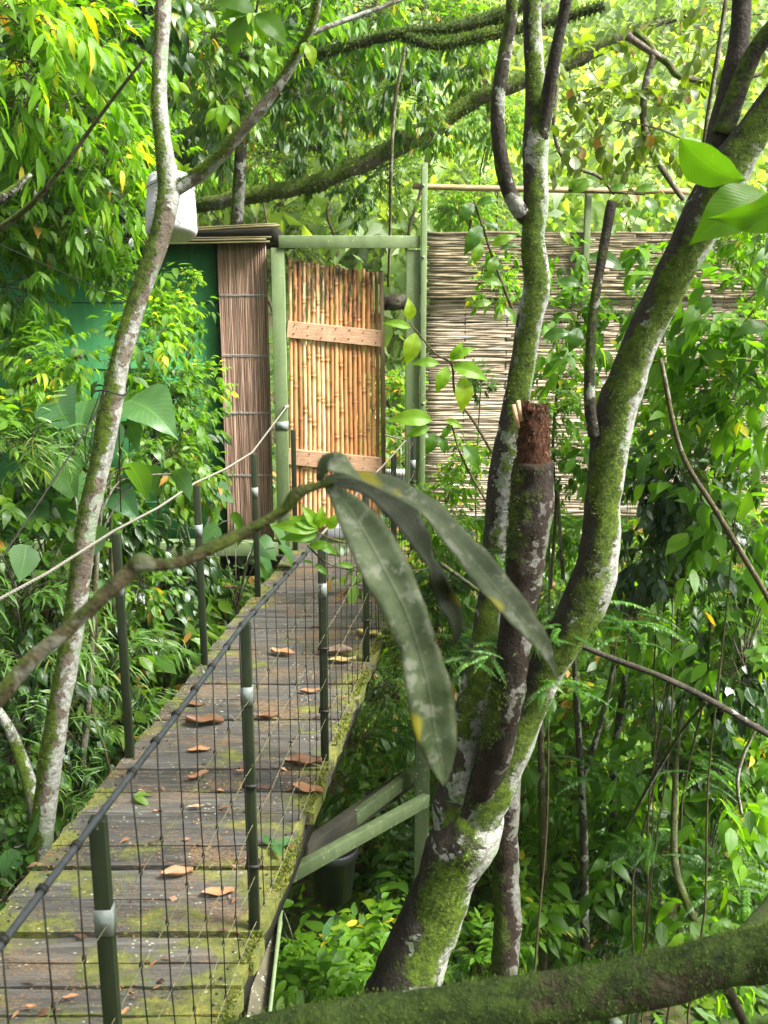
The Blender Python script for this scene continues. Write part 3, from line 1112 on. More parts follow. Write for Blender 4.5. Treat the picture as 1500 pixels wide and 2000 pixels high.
# moss growing on the plank ends (stuff) and seed litter
L, mb = Leaves(), MB()
for i in range(9000):
    y = RNG.uniform(2.2, 6.6)
    side = RNG.random()
    if side < 0.80:
        x = deck_x(1, y) - abs(RNG.normal(0, 0.018)) + 0.006
        dens = mnoise.noise(Vector((y * 4, 0, 3)))
    elif side < 0.86:
        x = deck_x(-1, y) + abs(RNG.normal(0, 0.03))
        dens = mnoise.noise(Vector((y * 3, 5, 3)))
    else:
        f = RNG.random()
        x = deck_x(-1, y) * (1 - f) + deck_x(1, y) * f
        dens = mnoise.noise(Vector((x * 3, y * 5, 9))) - 0.25
    if dens < -0.12:
        continue
    z = 0.002 - (0.04 * RNG.random() if x > deck_x(1, y) - 0.003 else 0)
    a = RNG.uniform(0, 6.28)
    L.add('leaflet', (x, y, z), (math.cos(a) * 0.6, math.sin(a) * 0.6, 1), (math.cos(a + 1.5), math.sin(a + 1.5), 0), RNG.uniform(0.006, 0.015), RNG.uniform(0, 1))
L.flush(mb)
tag(mb.build('moss', MOSS), 'yellow green moss tufts along the plank ends', 'moss', kind='stuff')
L, mb = Leaves(), MB()
for i in range(9000):
    y = RNG.uniform(2.0, 7)
    f = RNG.random()
    x = deck_x(-1, y) * (1 - f) + deck_x(1, y) * f
    if mnoise.noise(Vector((x * 2.2, y * 3.3, 2))) + 0.5 * mnoise.noise(Vector((x * 9, y * 11, 2))) < 0.02 * (1 + abs(y - 4)):
        continue
    a = RNG.uniform(0, 6.28)
    L.add('tiny', (x, y, 0.007), (math.cos(a), math.sin(a), 0.1), (0.1 * math.cos(a), 0, 1), RNG.uniform(0.004, 0.009), RNG.random())
L.flush(mb)
tag(mb.build('leaf_litter', LITTER), 'rust brown seed litter scattered over the planks', 'litter', kind='stuff')

L, mb = Leaves(), MB()
for i in range(420):
    yj = random.choice(Yj)
    y = yj + RNG.normal(0, 0.012)
    if y > 6.8 or y < 1.8:
        continue
    f = RNG.random()
    x = deck_x(-1, y) * (1 - f) + deck_x(1, y) * f
    a = RNG.uniform(0, 6.28)
    L.add(('lance', 'tiny', 'blade')[int(RNG.integers(0, 3))], (x, y, 0.008), (math.cos(a), math.sin(a) * 0.5, 0.1), unit(RNG.normal(0, 0.3, 3) + [0, 0, 1]), RNG.uniform(0.012, 0.04), RNG.uniform(0, 0.6))
L.flush(mb)
tag(mb.build('joint_debris', FALLEN), 'dark rotting leaf scraps lodged along the plank joints', 'debris', kind='stuff')

# fallen leaves lying on the deck
FL = [
    (345, 1708, 62, 0.55, 20, 0.06, 'broad tan fallen leaf lying flat across the mesh wires near the first post'),
    (425, 1743, 64, 0.60, 12, 0.06, 'pink tan fallen leaf with a stalk beside the broad tan one'),
    (400, 1410, 74, 0.30, 8, 0.05, 'long brown curled leaf behind the second rail post'),
    (390, 1464, 46, 0.62, 12, 0.05, 'orange tan fallen leaf between two plank gaps'),
    (388, 1515, 44, 0.42, 35, 0.05, 'crumpled rust leaf in a patch of orange litter'),
    (522, 1401, 42, 0.36, 0, 0.05, 'dark edged brown leaf beside the second rail post'),
    (552, 1276, 48, 0.66, -15, 0.06, 'tan leaf tipped up by its shadowed edge at mid bridge'),
    (655, 1275, 66, 0.86, 0, 0.05, 'pale pinkish leaf lying behind the third rail post'),
    (668, 1291, 56, 0.95, -4, 0.04, 'yellow leaf just below the pale pinkish one'),
    (600, 1541, 64, 0.50, -12, 0.05, 'red brown leaf hanging at the mossy plank end'),
    (592, 1492, 74, 0.28, -4, 0.05, 'long dull maroon leaf near the mossy deck edge'),
    (515, 1541, 26, 0.20, 0, 0.04, 'small dark brown leaf next to the long post'),
    (378, 1375, 44, 0.34, 0, 0.05, 'brown leaf half in a plank gap at the cable side'),
    (607, 1350, 44, 0.50, 0, 0.05, 'tan leaf touching the third rail post'),
    (720, 1240, 50, 0.99, -6, 0.05, 'yellow green leaf near the fourth rail post'),
    (138, 1946, 30, 0.60, 20, 0.06, 'small pale tan leaf on the nearest planks'),
    (242, 1978, 26, 0.62, 60, 0.06, 'small round tan leaf by the foot of the nearest post'),
    (60, 1966, 20, 0.56, 10, 0.06, 'tiny tan leaf near the frame corner on the planks'),
    (384, 1577, 30, 0.9, 0, 0.05, 'small straw coloured leaf on the grey plank'),
    (440, 1577, 20, 0.3, 5, 0.05, 'tiny rust leaf beside the straw coloured one'),
    (470, 1506, 18, 0.45, 0, 0.05, 'tiny pinkish leaf in the middle of the deck'),
    (160, 1830, 22, 0.25, -15, 0.05, 'small dark leaf on the plank under the handrail pipe'),
    (445, 1150, 36, 0.3, -10, 0.05, 'dark curled leaf at the far cable side of the deck'),
]
for (px, py, wpx, tint, rz, cup, lab) in FL:
    g = G(px, py, 0.012)
    size = 2 * rad(g, wpx)
    mb = MB()
    rows = [(0, .02), (.1, .12), (.3, .22), (.55, .25), (.8, .17), (.95, .06), (1, 0)]
    rows = [(a[0], max(0, a[1])) for a in catmull(np.array([(p, q, 0) for p, q in rows]), 3)]
    V, Dd, Q = [], [], []
    for (v, w) in rows:
        for j in range(5):
            u = j / 4
            s = (u - 0.5) * 2
            V.append(((v - 0.5), s * w * (0.9 - 0.35 * ((px * 7) % 10) / 10), (s * s * (0.05 + 0.16 * ((px * 3) % 7) / 7) + 0.18 * ((px % 5) / 5) * (v - 0.5) ** 2) + 0.035 * math.sin(v * 9 + s * 3 + px)))
            Dd.append((u, v, tint, 0))
    for i in range(len(rows) - 1):
        for j in range(4):
            a = i * 5 + j
            Q.append((a, a + 5, a + 6, a + 1))
    V = np.array(V) * size
    mb.add(V, Q, dat=Dd)
    tube(mb, np.array([(-0.5, 0, 0.02), (-0.62, 0.03, 0.04), (-0.75, 0.02, 0.07)]) * size, 0.0009, 5, tint=tint)
    o = mb.build('fallen_leaf', FALLEN)
    o.location = g
    o.rotation_euler = (random.uniform(-0.1, 0.1), random.uniform(-0.1, 0.1), R(rz + (180 if px % 2 else 0)))
    md = o.modifiers.new('thick', 'SOLIDIFY'); md.thickness = 0.0008
    tag(o, lab, 'leaf', 'fallen leaves on the bridge planks')
for (px, py, tint, lab, m) in ((262, 1556, 0.8, 'fresh light green leaf dropped on the mossy plank', L_MID), (538, 1650, 0.3, 'grey green lobed leaf caught at the foot of the mesh', L_HEART)):
    g = G(px, py, 0.02)
    L, mb = Leaves(), MB()
    for a in ((0.4, 2.4, -1.2) if m is L_HEART else (0.5, -0.5)):
        L.add('ovate', (0, 0, 0), (math.cos(a), math.sin(a), 0.15), (0, -0.3, 1), 0.075, tint)
    L.flush(mb)
    o = mb.build('green_leaf', m)
    o.location = g
    tag(o, lab, 'leaf')

# ------------------------------------------------------------------ gateway with bamboo door
YG = 7.0
gate = thing('gateway', 'green timber door frame at the end of the bridge holding a bamboo pole door ajar', 'gateway', tuple(W(680, 1062, YG)))
mb = MB(); pxbox(mb, 536, 484, 561, 1084, YG, 0.09); mb.build('frame_post', GREEN_PAINT, gate, bevel=0.003)
mb = MB(); pxbox(mb, 792, 488, 819, 1055, YG, 0.09); mb.build('frame_post', GREEN_PAINT, gate, bevel=0.003)
mb = MB(); pxbox(mb, 544, 460, 821, 485, YG - 0.012, 0.10); mb.build('lintel', GREEN_PAINT, gate, bevel=0.003)
mb = MB(); pxbox(mb, 538, 824, 563, 840, YG - 0.004, 0.02, 0.9); mb.build('reflective_band', TAPE, gate)
mb = MB(); pxbox(mb, 640, 1030, 742, 1050, YG - 0.02, 0.3); mb.build('threshold', MAT_PLATE, gate, bevel=0.002)
mb = MB()
for i in range(9):   # eye bolt
    pass
tube(mb, np.array([W(556, 797, YG - 0.03), W(562, 793, YG + 0.01)]), 0.012, 8)
mb.build('eye_bolt', CABLE, gate)

door = bpy.data.objects.new('door', None)
col.objects.link(door)
door.parent = gate
door.location = Vector(W(562, 1040, YG + 0.03)) - Vector(gate.location)
npole = 20
for i in range(npole):
    f = (i + 0.5) / npole
    px = 563 + f * 178
    Y = YG + 0.05 + 0.10 * f
    yt = 506 + 26 * f + random.uniform(-4, 4)
    yb = 1040 + random.uniform(-8, 4) - 10 * f
    top, bot = W(px - 1, yt, Y), W(px + 3, yb, Y)
    r0 = 0.0148 * random.uniform(0.85, 1.1)
    mb = MB()
    n = 40
    nodes = []
    z = random.uniform(0, 0.2)
    while z < 1:
        nodes.append(z)
        z += random.uniform(0.15, 0.24)
    P, RR = [], []
    ts = sorted(set(list(np.linspace(0, 1, n)) + [max(0, min(1, q + e)) for q in nodes for e in (-0.006, -0.002, 0.002, 0.006)]))
    ph = random.uniform(0, 6)
    for t in ts:
        p = bot + (top - bot) * t
        p = p + np.array([0.0025 * math.sin(t * 9 + ph), 0.002 * math.sin(t * 7 + ph), 0])
        P.append(p)
        dn = min(abs(t - q) for q in nodes)
        RR.append(r0 * (1 + (0.16 if dn < 0.003 else (0.02 if dn < 0.007 else 0))) * (1 - 0.12 * t))
    tint = random.random()
    k = MB()
    V, Dt = tube(k, P, RR, 12, tint=tint)
    # alpha of dat = height fraction for the mould mask; the ring nodes are dark
    d = k.d[0]
    d[:, 3] = np.clip((d[:, 1] - 0.35) * 1.5 + random.uniform(-0.1, 0.25), 0, 1)
    for j in range(len(ts)):
        dn = min(abs(ts[j] - q) for q in nodes)
        if 0.003 < dn < 0.0075:
            d[j * 12:(j + 1) * 12, 2] = 0.0
    k.build('bamboo_pole', BAMBOO, door)
mb = MB()
tube(mb, np.array([W(745, 531, YG + 0.12), W(748, 760, YG + 0.12), W(749, 930, YG + 0.12)]), [0.014, 0.016, 0.015], 12, tint=0.2)
mb.build('edge_pole', mat_simple('edge_pole', (0.10, 0.06, 0.03), (0.26, 0.19, 0.08), (1, 1, .2), 20, 0.6), door)
for (xa, ya, xb, yb, h) in ((561, 643, 748, 662, 0.105), (563, 892, 749, 910, 0.105)):
    A, B = W(xa, ya, YG + 0.02), W(xb, yb, YG + 0.11)
    mb = MB()
    rbox(mb, 0, float(np.linalg.norm(B - A)), 0, 0.028, -h / 2, h / 2, 24, 2, 0.003, 0.5, 14)
    o = mb.build('door_rail', RAILW, door, smooth=False, bevel=0.002)
    nl = MB()
    for q in range(7):
        t = (q + 0.5) / 7
        for dz in (-0.028, 0.03):
            p = np.array([t * float(np.linalg.norm(B - A)), 0.0, dz + random.uniform(-0.006, 0.006)])
            tube(nl, np.array([p + [0, 0.002, 0], p + [0, -0.004, 0]]), 0.004, 7, tint=0.2)
    nl.build('nail_heads', WIRE, o)
    dvec = Vector(B - A)
    o.location = Vector(A) - world_loc(door)
    o.rotation_euler = (0, -math.asin(dvec.z / dvec.length), math.atan2(dvec.y, dvec.x))
mb = MB(); pxbox(mb, 744, 917, 800, 929, YG + 0.25, 0.02, 0.9)
o = mb.build('white_plate', BUCKET); tag(o, 'white metal plate bolted beyond the open side of the door', 'plate')
mb = MB(); pxbox(mb, 748, 934, 800, 1010, YG + 0.45, 0.1)
for q in range(8):
    x = 752 + q * 6.5
    pxbox(mb, x, 930, x + 1.5, 1000, YG + 0.40, 0.01)
o = mb.build('dark_crate', BLACKP); tag(o, 'black crate standing behind the door opening', 'crate')
mb = MB(); tube(mb, np.array([W(745, 592, YG + 0.3), W(800, 588, YG + 0.25)]), 0.052, 14, amp=0.06, tint=0.5)
o = mb.build('log', BARK_LOG); tag(o, 'thick mossy log end seen through the door opening', 'log')

# ------------------------------------------------------------------ bamboo fence
fence = thing('bamboo_fence', 'long fence of horizontal split bamboo strips next to the door frame', 'fence', tuple(W(1150, 1010, 7.15)))


def slat_panel(px0, px1, py0, py1, Y, mat, pitch=0.015, seglen=1.0):
    mb = MB()
    x0, x1 = W(px0, 900, Y)[0], W(px1, 900, Y)[0]
    z1, z0 = W(px0, py0, Y)[2], W(px0, py1, Y)[2]
    z = z0
    while z < z1:
        x = x0 - random.uniform(0, 0.04)
        first = True
        while x < x1:
            ln = seglen * random.uniform(0.5, 1.3)
            xe = min(x + ln, x1)
            if xe - x < 0.05:
                break
            n = max(3, int((xe - x) / 0.09))
            ph, am = random.uniform(0, 6), random.uniform(0.001, 0.006)
            sl = random.uniform(-0.004, 0.004)
            P = [(x + (xe - x) * i / n, Y + random.uniform(-0.004, 0.004), z + am * math.sin(i * 0.9 + ph) + sl * i / n) for i in range(n + 1)]
            r = pitch * random.uniform(0.5, 0.8)
            tube(mb, P, r, 6, tint=max(0, min(1, random.gauss(0.5, 0.2))))
            x = xe + random.uniform(0.0, 0.012)
        z += pitch * random.uniform(0.75, 1.1)
    o = mb.build('slat_panel', mat, fence)
    return o


slat_panel(836, 2000, 452, 580, 7.16, SLATOLD)
slat_panel(838, 2000, 586, 1005, 7.20, SLAT)
mb = MB(); pxbox(mb, 838, 456, 2000, 1000, 7.235, 0.01, 0.2); mb.build('backing', SLATOLD, fence)
mb = MB()
for px in (905, 985, 1075, 1225, 1380):
    pxbox(mb, px, 590, px + 2, 1000, 7.192, 0.004, 0.1)
mb.build('stitching', DARK_WOOD, fence)
mb = MB(); pxbox(mb, 821, 318, 832, 1030, 6.97, 0.06); pst = mb.build('fence_post', GREEN_PAINT, fence, bevel=0.003)
for py in (362, 502, 788):
    mb = MB()
    c = W(827, py, 6.968)
    tube(mb, np.array([c + [0, 0.004, 0], c + [0, -0.006, 0]]), 0.009, 8, tint=0.9)
    mb.build('bolt', CABLE, pst)
for (px, py0, py1) in ((1146, 372, 600), (1498, 480, 1000)):
    mb = MB(); pxbox(mb, px - 6, py0, px + 6, py1, 7.09, 0.05); mb.build('fence_post', GREEN_PAINT, fence, bevel=0.003)
mb = MB(); tube(mb, catmull(np.array([W(806, 364, 7.03), W(950, 368, 7.05), W(1150, 372, 7.06), W(1345, 374, 7.05)]), 6), 0.019, 10, amp=0.08, freq=14, tint=0.6)
mb.build('top_pole', mat_simple('top_pole', (0.16, 0.11, 0.05), (0.36, 0.27, 0.13), (0.3, 1, 1), 20, 0.7), fence)

# ------------------------------------------------------------------ green hut
hut = thing('green_hut', 'green painted stilt hut with a reed panel and split bamboo roof beside the door', 'hut', tuple(W(250, 1200, 7.2)))
mb = MB(); pxbox(mb, -120, 472, 432, 1062, 7.16, 0.05); mb.build('wall', GREEN_WALL, hut)
mb = MB(); pxbox(mb, 431, 472, 441, 1062, 7.10, 0.08); mb.build('corner_trim', DARK_WOOD, hut)
mb = MB()
for py in (590, 720, 850, 980):
    pxbox(mb, -120, py, 430, py + 2, 7.156, 0.01)
mb.build('board_joints', mat_simple('joint_green', (0.01, 0.06, 0.02), (0.015, 0.08, 0.03)), hut)
mb = MB()
x0, x1 = W(441, 900, 7.08)[0], W(531, 900, 7.08)[0]
zt, zb = W(480, 474, 7.08)[2], W(480, 1052, 7.08)[2]
x = x0
while x < x1:
    r = random.uniform(0.0028, 0.0052)
    ph = random.uniform(0, 6)
    n = 14
    P = [(x + 0.0015 * math.sin(i + ph), 7.08 + random.uniform(-0.002, 0.002), zb + (zt - zb) * i / n + (random.uniform(-0.01, 0.0) if i == 0 else 0)) for i in range(n + 1)]
    tube(mb, P, r, 6, tint=max(0, min(1, random.gauss(0.5, 0.25))))
    x += r * random.uniform(1.6, 2.0)
mb.build('reed_panel', REED, hut)
mb = MB(); box(mb, x0, x1, 7.092, 7.10, zb, zt, 0.1); mb.build('panel_backing', DARK_WOOD, hut)
mb = MB()
for py in (578, 696, 808, 930):
    z = W(480, py, 7.07)[2]
    P = [(x0 + (x1 - x0) * i / 40, 7.073 + (0.004 if i % 2 else -0.001), z + random.uniform(-0.002, 0.002)) for i in range(41)]
    tube(mb, P, 0.0028, 5, tint=0.5)
    tube(mb, np.array(P) + [0, 0, 0.008], 0.0025, 5, tint=0.8)
mb.build('tie_rows', mat_simple('tie', (0.16, 0.13, 0.11), (0.42, 0.40, 0.38), (9, 9, 9), 12), hut)
mb = MB()
rnd = random.Random(3)
for (ya, yb, xe, r_) in ((475, 472, 527, 0.007), (472, 467, 520, 0.009), (469, 463, 530, 0.006), (462, 440, 546, 0.009), (460, 437, 541, 0.007)):
    a = W(-60, ya, 6.95)
    b = W(xe, yb, 6.95)
    tube(mb, catmull(np.array([a, a * 0.4 + b * 0.6 + [0, 0, rnd.uniform(-0.012, 0.004)], b]), 8), r_, 8, amp=0.15, freq=12, tint=rnd.uniform(0.3, 1))
mb.build('roof', ROOFM, hut)
mb = MB()
a0, b0, b1, a1 = W(-60, 474, 6.97), W(524, 468, 6.97), W(540, 441, 6.97), W(-60, 464, 6.97)
v = [a0, b0, b0 + [0, 1.5, -0.05], a0 + [0, 1.5, -0.05], a1, b1, b1 + [0, 1.5, -0.16], a1 + [0, 1.5, -0.05]]
mb.add(v, BOXQ)
mb.build('roof_sheet', DARK_WOOD, hut)
mb = MB(); pxbox(mb, -120, 1060, 556, 1086, 7.0, 0.10); mb.build('floor_beam', GREEN_PAINT, hut, bevel=0.003)
mb = MB(); pxbox(mb, 430, 1090, 556, 1125, 7.25, 0.08); mb.build('joist', DARK_WOOD, hut)
for px in (455, 70):
    mb = MB()
    c = W(px, 1086, 7.15)
    box(mb, c[0] - 0.035, c[0] + 0.035, 7.12, 7.2, -2.9, c[2])
    mb.build('stilt', DARK_WOOD, hut)
mb = MB()
c = W(318, 1150, 6.0)
box(mb, c[0] - 0.035, c[0] + 0.035, 6.0, 6.06, -2.4, c[2]); mb.build('stilt', GREEN_PAINT, hut, bevel=0.003)

# ------------------------------------------------------------------ bucket hanging on the tree
bk = thing('white_bucket', 'white plastic bucket wired upside down behind the slim pale trunk', 'bucket', tuple(W(334, 470, 4.1)))
mb = MB()
ct, cb = W(333, 346, 4.16), W(335, 462, 4.09)
ax = unit(ct - cb)
H = float(np.linalg.norm(ct - cb))
prof = [(0.0, 0.001), (0.0, 0.07), (0.012, 0.085), (0.05, 0.092), (0.10, 0.095), (0.5, 0.091), (0.80, 0.087), (0.82, 0.090), (0.84, 0.087), (0.93, 0.084), (0.985, 0.080), (1.0, 0.070)]
ringn = 36
V, Q = [], []
a1 = unit(np.cross(ax, [0, 1, 0])); a2 = np.cross(ax, a1)
for (f, r) in prof:
    for j in range(ringn):
        t = 2 * math.pi * j / ringn
        V.append(cb + ax * H * f + (a1 * math.cos(t) + a2 * math.sin(t)) * r)
for i in range(len(prof) - 1):
    for j in range(ringn):
        a, b = i * ringn + j, i * ringn + (j + 1) % ringn
        Q.append((a, a + ringn, b + ringn, b))
V.append(ct); T = [(len(V) - 1, (len(prof) - 1) * ringn + (j + 1) % ringn, (len(prof) - 1) * ringn + j) for j in range(ringn)]
mb.add(V, Q, T)
mb.build('tub', BUCKET, bk)
mb = MB()
P = [cb + ax * (0.15 + 0.02 * math.sin(t)) + (a1 * math.cos(t) + a2 * math.sin(t)) * 0.099 for t in np.linspace(0, 2 * math.pi, 30)]
tube(mb, P, 0.0015, 5)
P = [W(352, 352, 4.02), W(356, 420, 4.015), W(352, 436, 4.015), W(346, 428, 4.0)]
tube(mb, catmull(np.array(P), 5), 0.0012, 5)
mb.build('wire_handle', WIRE, bk)

bb = thing('black_bucket', 'black plastic tub with a lid rim on the slope under the green braces', 'bucket', tuple(W(648, 1750, 4.5)))
mb = MB()
c = W(648, 1652, 4.5)
prof = [(-0.27, 0.05), (-0.265, 0.09), (-0.05, 0.115), (-0.048, 0.124), (0, 0.128), (0.006, 0.12), (0.0, 0.115), (-0.03, 0.11)]
V, Q = [], []
for (z, r) in prof:
    for j in range(32):
        t = 2 * math.pi * j / 32
        V.append(c + np.array([math.cos(t) * r, math.sin(t) * r, z]))
for i in range(len(prof) - 1):
    for j in range(32):
        a, b = i * 32 + j, i * 32 + (j + 1) % 32
        Q.append((a, b, b + 32, a + 32))
V.append(c + [0, 0, -0.03]); T = [(len(V) - 1, 7 * 32 + j, 7 * 32 + (j + 1) % 32) for j in range(32)]
mb.add(V, Q, T)
mb.build('tub', BLACKP, bb)

# ------------------------------------------------------------------ trees
def bark_mask(lb=0.0, mbias=0.0, side=0.45, seed=0.0, front=False):
    def f(p, d):
        v = Vector(p) * 3.2 + Vector((seed, 0, 0))
        if front:      # moss sits on the face turned to the open ravine, the shaded flank stays bare
            return (0.5 + side * (d[0] - 0.25) + 0.35 * mnoise.noise(v) + lb, 0.38 - 0.5 * d[1] - 0.22 * abs(d[0] + 0.1) + 0.6 * mnoise.noise(v * 1.4 + Vector((7, 3, 1))) + mbias)
        return (0.5 + side * d[0] + 0.35 * mnoise.noise(v) + lb, 0.5 - side * d[0] + 0.5 * mnoise.noise(v + Vector((7, 3, 1))) + 0.15 * d[2] + mbias)
    return f


MOSSB = leafmat('moss_bark', [(0, (0.014, 0.03, 0.004)), (0.5, (0.06, 0.105, 0.009)), (1.0, (0.17, 0.22, 0.016))], 0.3, 0.8, (1.3, 1.4, 0.4), 0, 0.1)


def moss_fuzz(name, parent, tubes, count, lo=0.55, size=(0.004, 0.010), mat=MOSSB):
    """short tufts standing on the mossy side of a trunk."""
    L, mb = Leaves(), MB()
    for (V, D, pts) in tubes:
        idx = RNG.integers(0, len(V) - 2, count)
        ctr = pts
        for i in idx:
            m = D[i][3] + 0.35 * mnoise.noise(Vector(V[i]) * 12)
            if m + 0.25 * mnoise.noise(Vector(V[i]) * 30) < lo:
                continue
            p = V[i] + RNG.normal(0, 0.004, 3)
            c = ctr[np.argmin(((ctr - p) ** 2).sum(1))]
            nrm = unit(p - c)
            t = unit(RNG.normal(0, 1, 3))
            L.add('leaflet', p - nrm * 0.001, unit(nrm + 0.7 * t), t, RNG.uniform(*size), 0.5 + 0.4 * mnoise.noise(Vector(V[i]) * 9) + RNG.normal(0, 0.12))
    L.flush(mb)
    if mb.n:
        return mb.build(name, mat, parent)


def tree_part(name, mat, parent, P, mask, sides=22, amp=0.10, freq=9, n=10, cap=True, shrink=0.0, k=1.0):
    pts, rr = limb(P, n)
    rr = np.maximum(rr * k - shrink, rr * 0.5)
    mb = MB()
    V, D = tube(mb, pts, rr, sides, cap, amp, freq, maskf=mask)
    o = mb.build(name, mat, parent)
    return o, (V, D, pts)


# T1: slim pale trunk by the cable rail
t1b = W(70, 1760, 3.75)
t1 = thing('pale_tree', 'slim leaning tree with pale lichen bark growing beside the bridge and holding the white bucket', 'tree', (t1b[0], t1b[1], -1.3))
P1 = [(a, b, c, d * 0.76) for a, b, c, d in [(60, 2100, 3.8, 66), (70, 1760, 3.78, 64), (80, 1650, 3.77, 60), (90, 1550, 3.76, 60), (112, 1400, 3.75, 58), (138, 1260, 3.75, 56), (155, 1130, 3.76, 56), (172, 1010, 3.77, 54), (196, 900, 3.78, 56), (215, 800, 3.8, 58), (238, 690, 3.82, 50), (268, 590, 3.84, 52), (300, 500, 3.86, 52), (320, 430, 3.88, 56), (330, 370, 3.9, 58), (320, 290, 3.92, 46), (311, 200, 3.95, 40), (314, 100, 3.98, 40), (320, 0, 4.0, 40), (326, -90, 4.05, 38)]]
o, a = tree_part('trunk', BARK_PALE, t1, P1, bark_mask(0.0, 0.12, 0.45), n=8)
P = [(338, 372, 3.9, 30), (375, 352, 3.9, 26), (410, 325, 3.88, 25), (465, 265, 3.85, 23), (520, 200, 3.82, 21), (575, 120, 3.8, 18), (605, 65, 3.78, 15), (622, 0, 3.76, 13), (630, -60, 3.7, 12)]
o2, a2_ = tree_part('branch', BARK_PALE, t1, P, bark_mask(0.12, -0.08, 0.35, 3), 14)
P = [(603, 66, 3.78, 13), (660, 45, 3.8, 10), (760, 8, 3.85, 8), (830, -20, 3.9, 7)]
o3, _ = tree_part('branch', BARK_PALE, t1, P, bark_mask(0.1, -0.2, 0.3, 5), 10)
P = [(84, 1640, 3.8, 30), (60, 1540, 3.95, 28), (30, 1450, 4.05, 24), (0, 1395, 4.1, 20), (-60, 1330, 4.2, 20)]
o4, a4 = tree_part('branch', BARK_PALE, t1, P, bark_mask(0.1, 0.0, 0.3, 8), 12)
moss_fuzz('bark_moss', t1, [a, a2_], 14000, 0.66, (0.003, 0.008))
# black line tied round it
mb = MB()
c = W(216, 762, 3.8)
Pp = [c + np.array([math.cos(t) * 0.057, math.sin(t) * 0.057, 0.006 * math.sin(3 * t) - 0.01 * math.cos(t)]) for t in np.linspace(0, 4 * math.pi, 40)]
tube(mb, Pp, 0.003, 6)
tube(mb, catmull(np.array([W(205, 765, 3.74), W(180, 820, 3.7), W(90, 960, 3.5), W(0, 1095, 3.3), W(-60, 1180, 3.2)]), 6), 0.003, 6)
tube(mb, catmull(np.array([W(196, 765, 3.74), W(168, 850, 3.72), W(170, 905, 3.72), W(182, 830, 3.74)]), 6), 0.002, 6)
tag(mb.build('black_line', WIRE), 'thin black cord tied round the slim pale trunk and running off downward', 'cord')
mb = MB()
tube(mb, catmull(np.array([W(248, 588, 3.84), W(235, 650, 3.82), W(232, 800, 3.84), W(236, 1000, 4.0)]), 6), 0.0022, 6)
tube(mb, catmull(np.array([W(248, 588, 3.84), W(150, 545, 4.2), W(0, 478, 4.6)]), 6), 0.0022, 6)
tag(mb.build('guy_line', WIRE), 'thin dark wire stretched from the slim pale trunk towards the hut roof', 'wire')

# T2: big forked tree
t2 = thing('forked_tree', 'big forked tree with moss and white lichen patches standing beside the bridge braces', 'tree', tuple(W(700, 2300, 3.45)))
PT = [(640, 2330, 3.5, 165), (745, 2030, 3.5, 155), (800, 1900, 3.5, 140), (850, 1770, 3.5, 122), (885, 1680, 3.5, 128), (915, 1620, 3.5, 140), (925, 1580, 3.52, 120), (925, 1540, 3.52, 90)]
MT = bark_mask(0.14, -0.22, 0.5, 11, True)
o, b0 = tree_part('trunk', BARK_DARK, t2, PT, MT, 30, shrink=0.007)
PL = [(890, 1680, 3.5, 90), (885, 1580, 3.5, 92), (900, 1470, 3.5, 84), (925, 1360, 3.5, 76), (945, 1250, 3.5, 66), (960, 1140, 3.5, 60), (968, 1040, 3.5, 62), (980, 940, 3.5, 72), (1000, 830, 3.5, 68), (1020, 720, 3.52, 64), (1034, 620, 3.52, 66), (1048, 560, 3.53, 70), (1042, 470, 3.54, 62), (1046, 400, 3.55, 64), (1046, 300, 3.56, 66), (1048, 220, 3.57, 62), (1044, 140, 3.58, 54), (1040, 60, 3.6, 52), (1040, -80, 3.62, 50), (1050, -260, 3.66, 46), (1030, -500, 3.7, 36)]
o, b1 = tree_part('stem', BARK_DARK, t2, PL, bark_mask(0.34, -0.10, 0.35, 4, True), 26, shrink=0.013)
PR = [(905, 1660, 3.5, 100), (965, 1520, 3.46, 108), (1010, 1420, 3.43, 98), (1060, 1320, 3.4, 86), (1105, 1240, 3.38, 88), (1150, 1160, 3.37, 104), (1170, 1080, 3.36, 92), (1178, 980, 3.35, 84), (1188, 890, 3.34, 88), (1205, 800, 3.33, 94), (1240, 700, 3.3, 84), (1280, 610, 3.28, 84), (1325, 520, 3.25, 90), (1370, 430, 3.22, 98), (1415, 345, 3.2, 100), (1470, 260, 3.17, 84), (1530, 170, 3.15, 76), (1600, 60, 3.1, 70), (1720, -130, 3.05, 66), (1820, -360, 3.0, 56), (1880, -600, 3.0, 46)]
o, b2 = tree_part('stem', BARK_DARK, t2, PR, bark_mask(0.42, -0.06, 0.65, 21, True), 28, shrink=0.011)
PS = [(905, 1640, 3.5, 40), (940, 1560, 3.44, 56), (966, 1480, 3.38, 62), (985, 1380, 3.33, 66), (1005, 1250, 3.31, 66), (1022, 1130, 3.30, 72), (1034, 1010, 3.29, 84), (1042, 900, 3.29, 78)]
stub, b3 = tree_part('broken_stub', BARK_STUB, t2, PS, bark_mask(0.0, 0.0, 0.2, 31), 24, 0.16, 16)
PS2 = [(1040, 940, 3.288, 66), (1042, 860, 3.285, 62), (1044, 815, 3.285, 56), (1045, 792, 3.285, 54)]
pts, rr = limb(PS2, 8)
mb = MB()
V, D = tube(mb, pts, rr, 26, True, 0.22, 38, tint=0.5)
v = mb.v[0]
nr = len(pts)
for j in range(26):
    v[(nr - 1) * 26 + j] += np.array([0, 0, random.uniform(-0.030, 0.022)])
v[-1] += [0, 0, -0.03]
mb.build('rotten_top', STUBTOP, stub)
mb = MB()
for (xa, ya, xb, yb) in ((1012, 835, 1003, 790), (1018, 822, 1012, 782)):
    beam(mb, W(xa, ya, 3.26), W(xb, yb, 3.26), 0.012, 0.006, up=(0, 1, 0.2))
mb.build('splinter', RAWWOOD, stub)
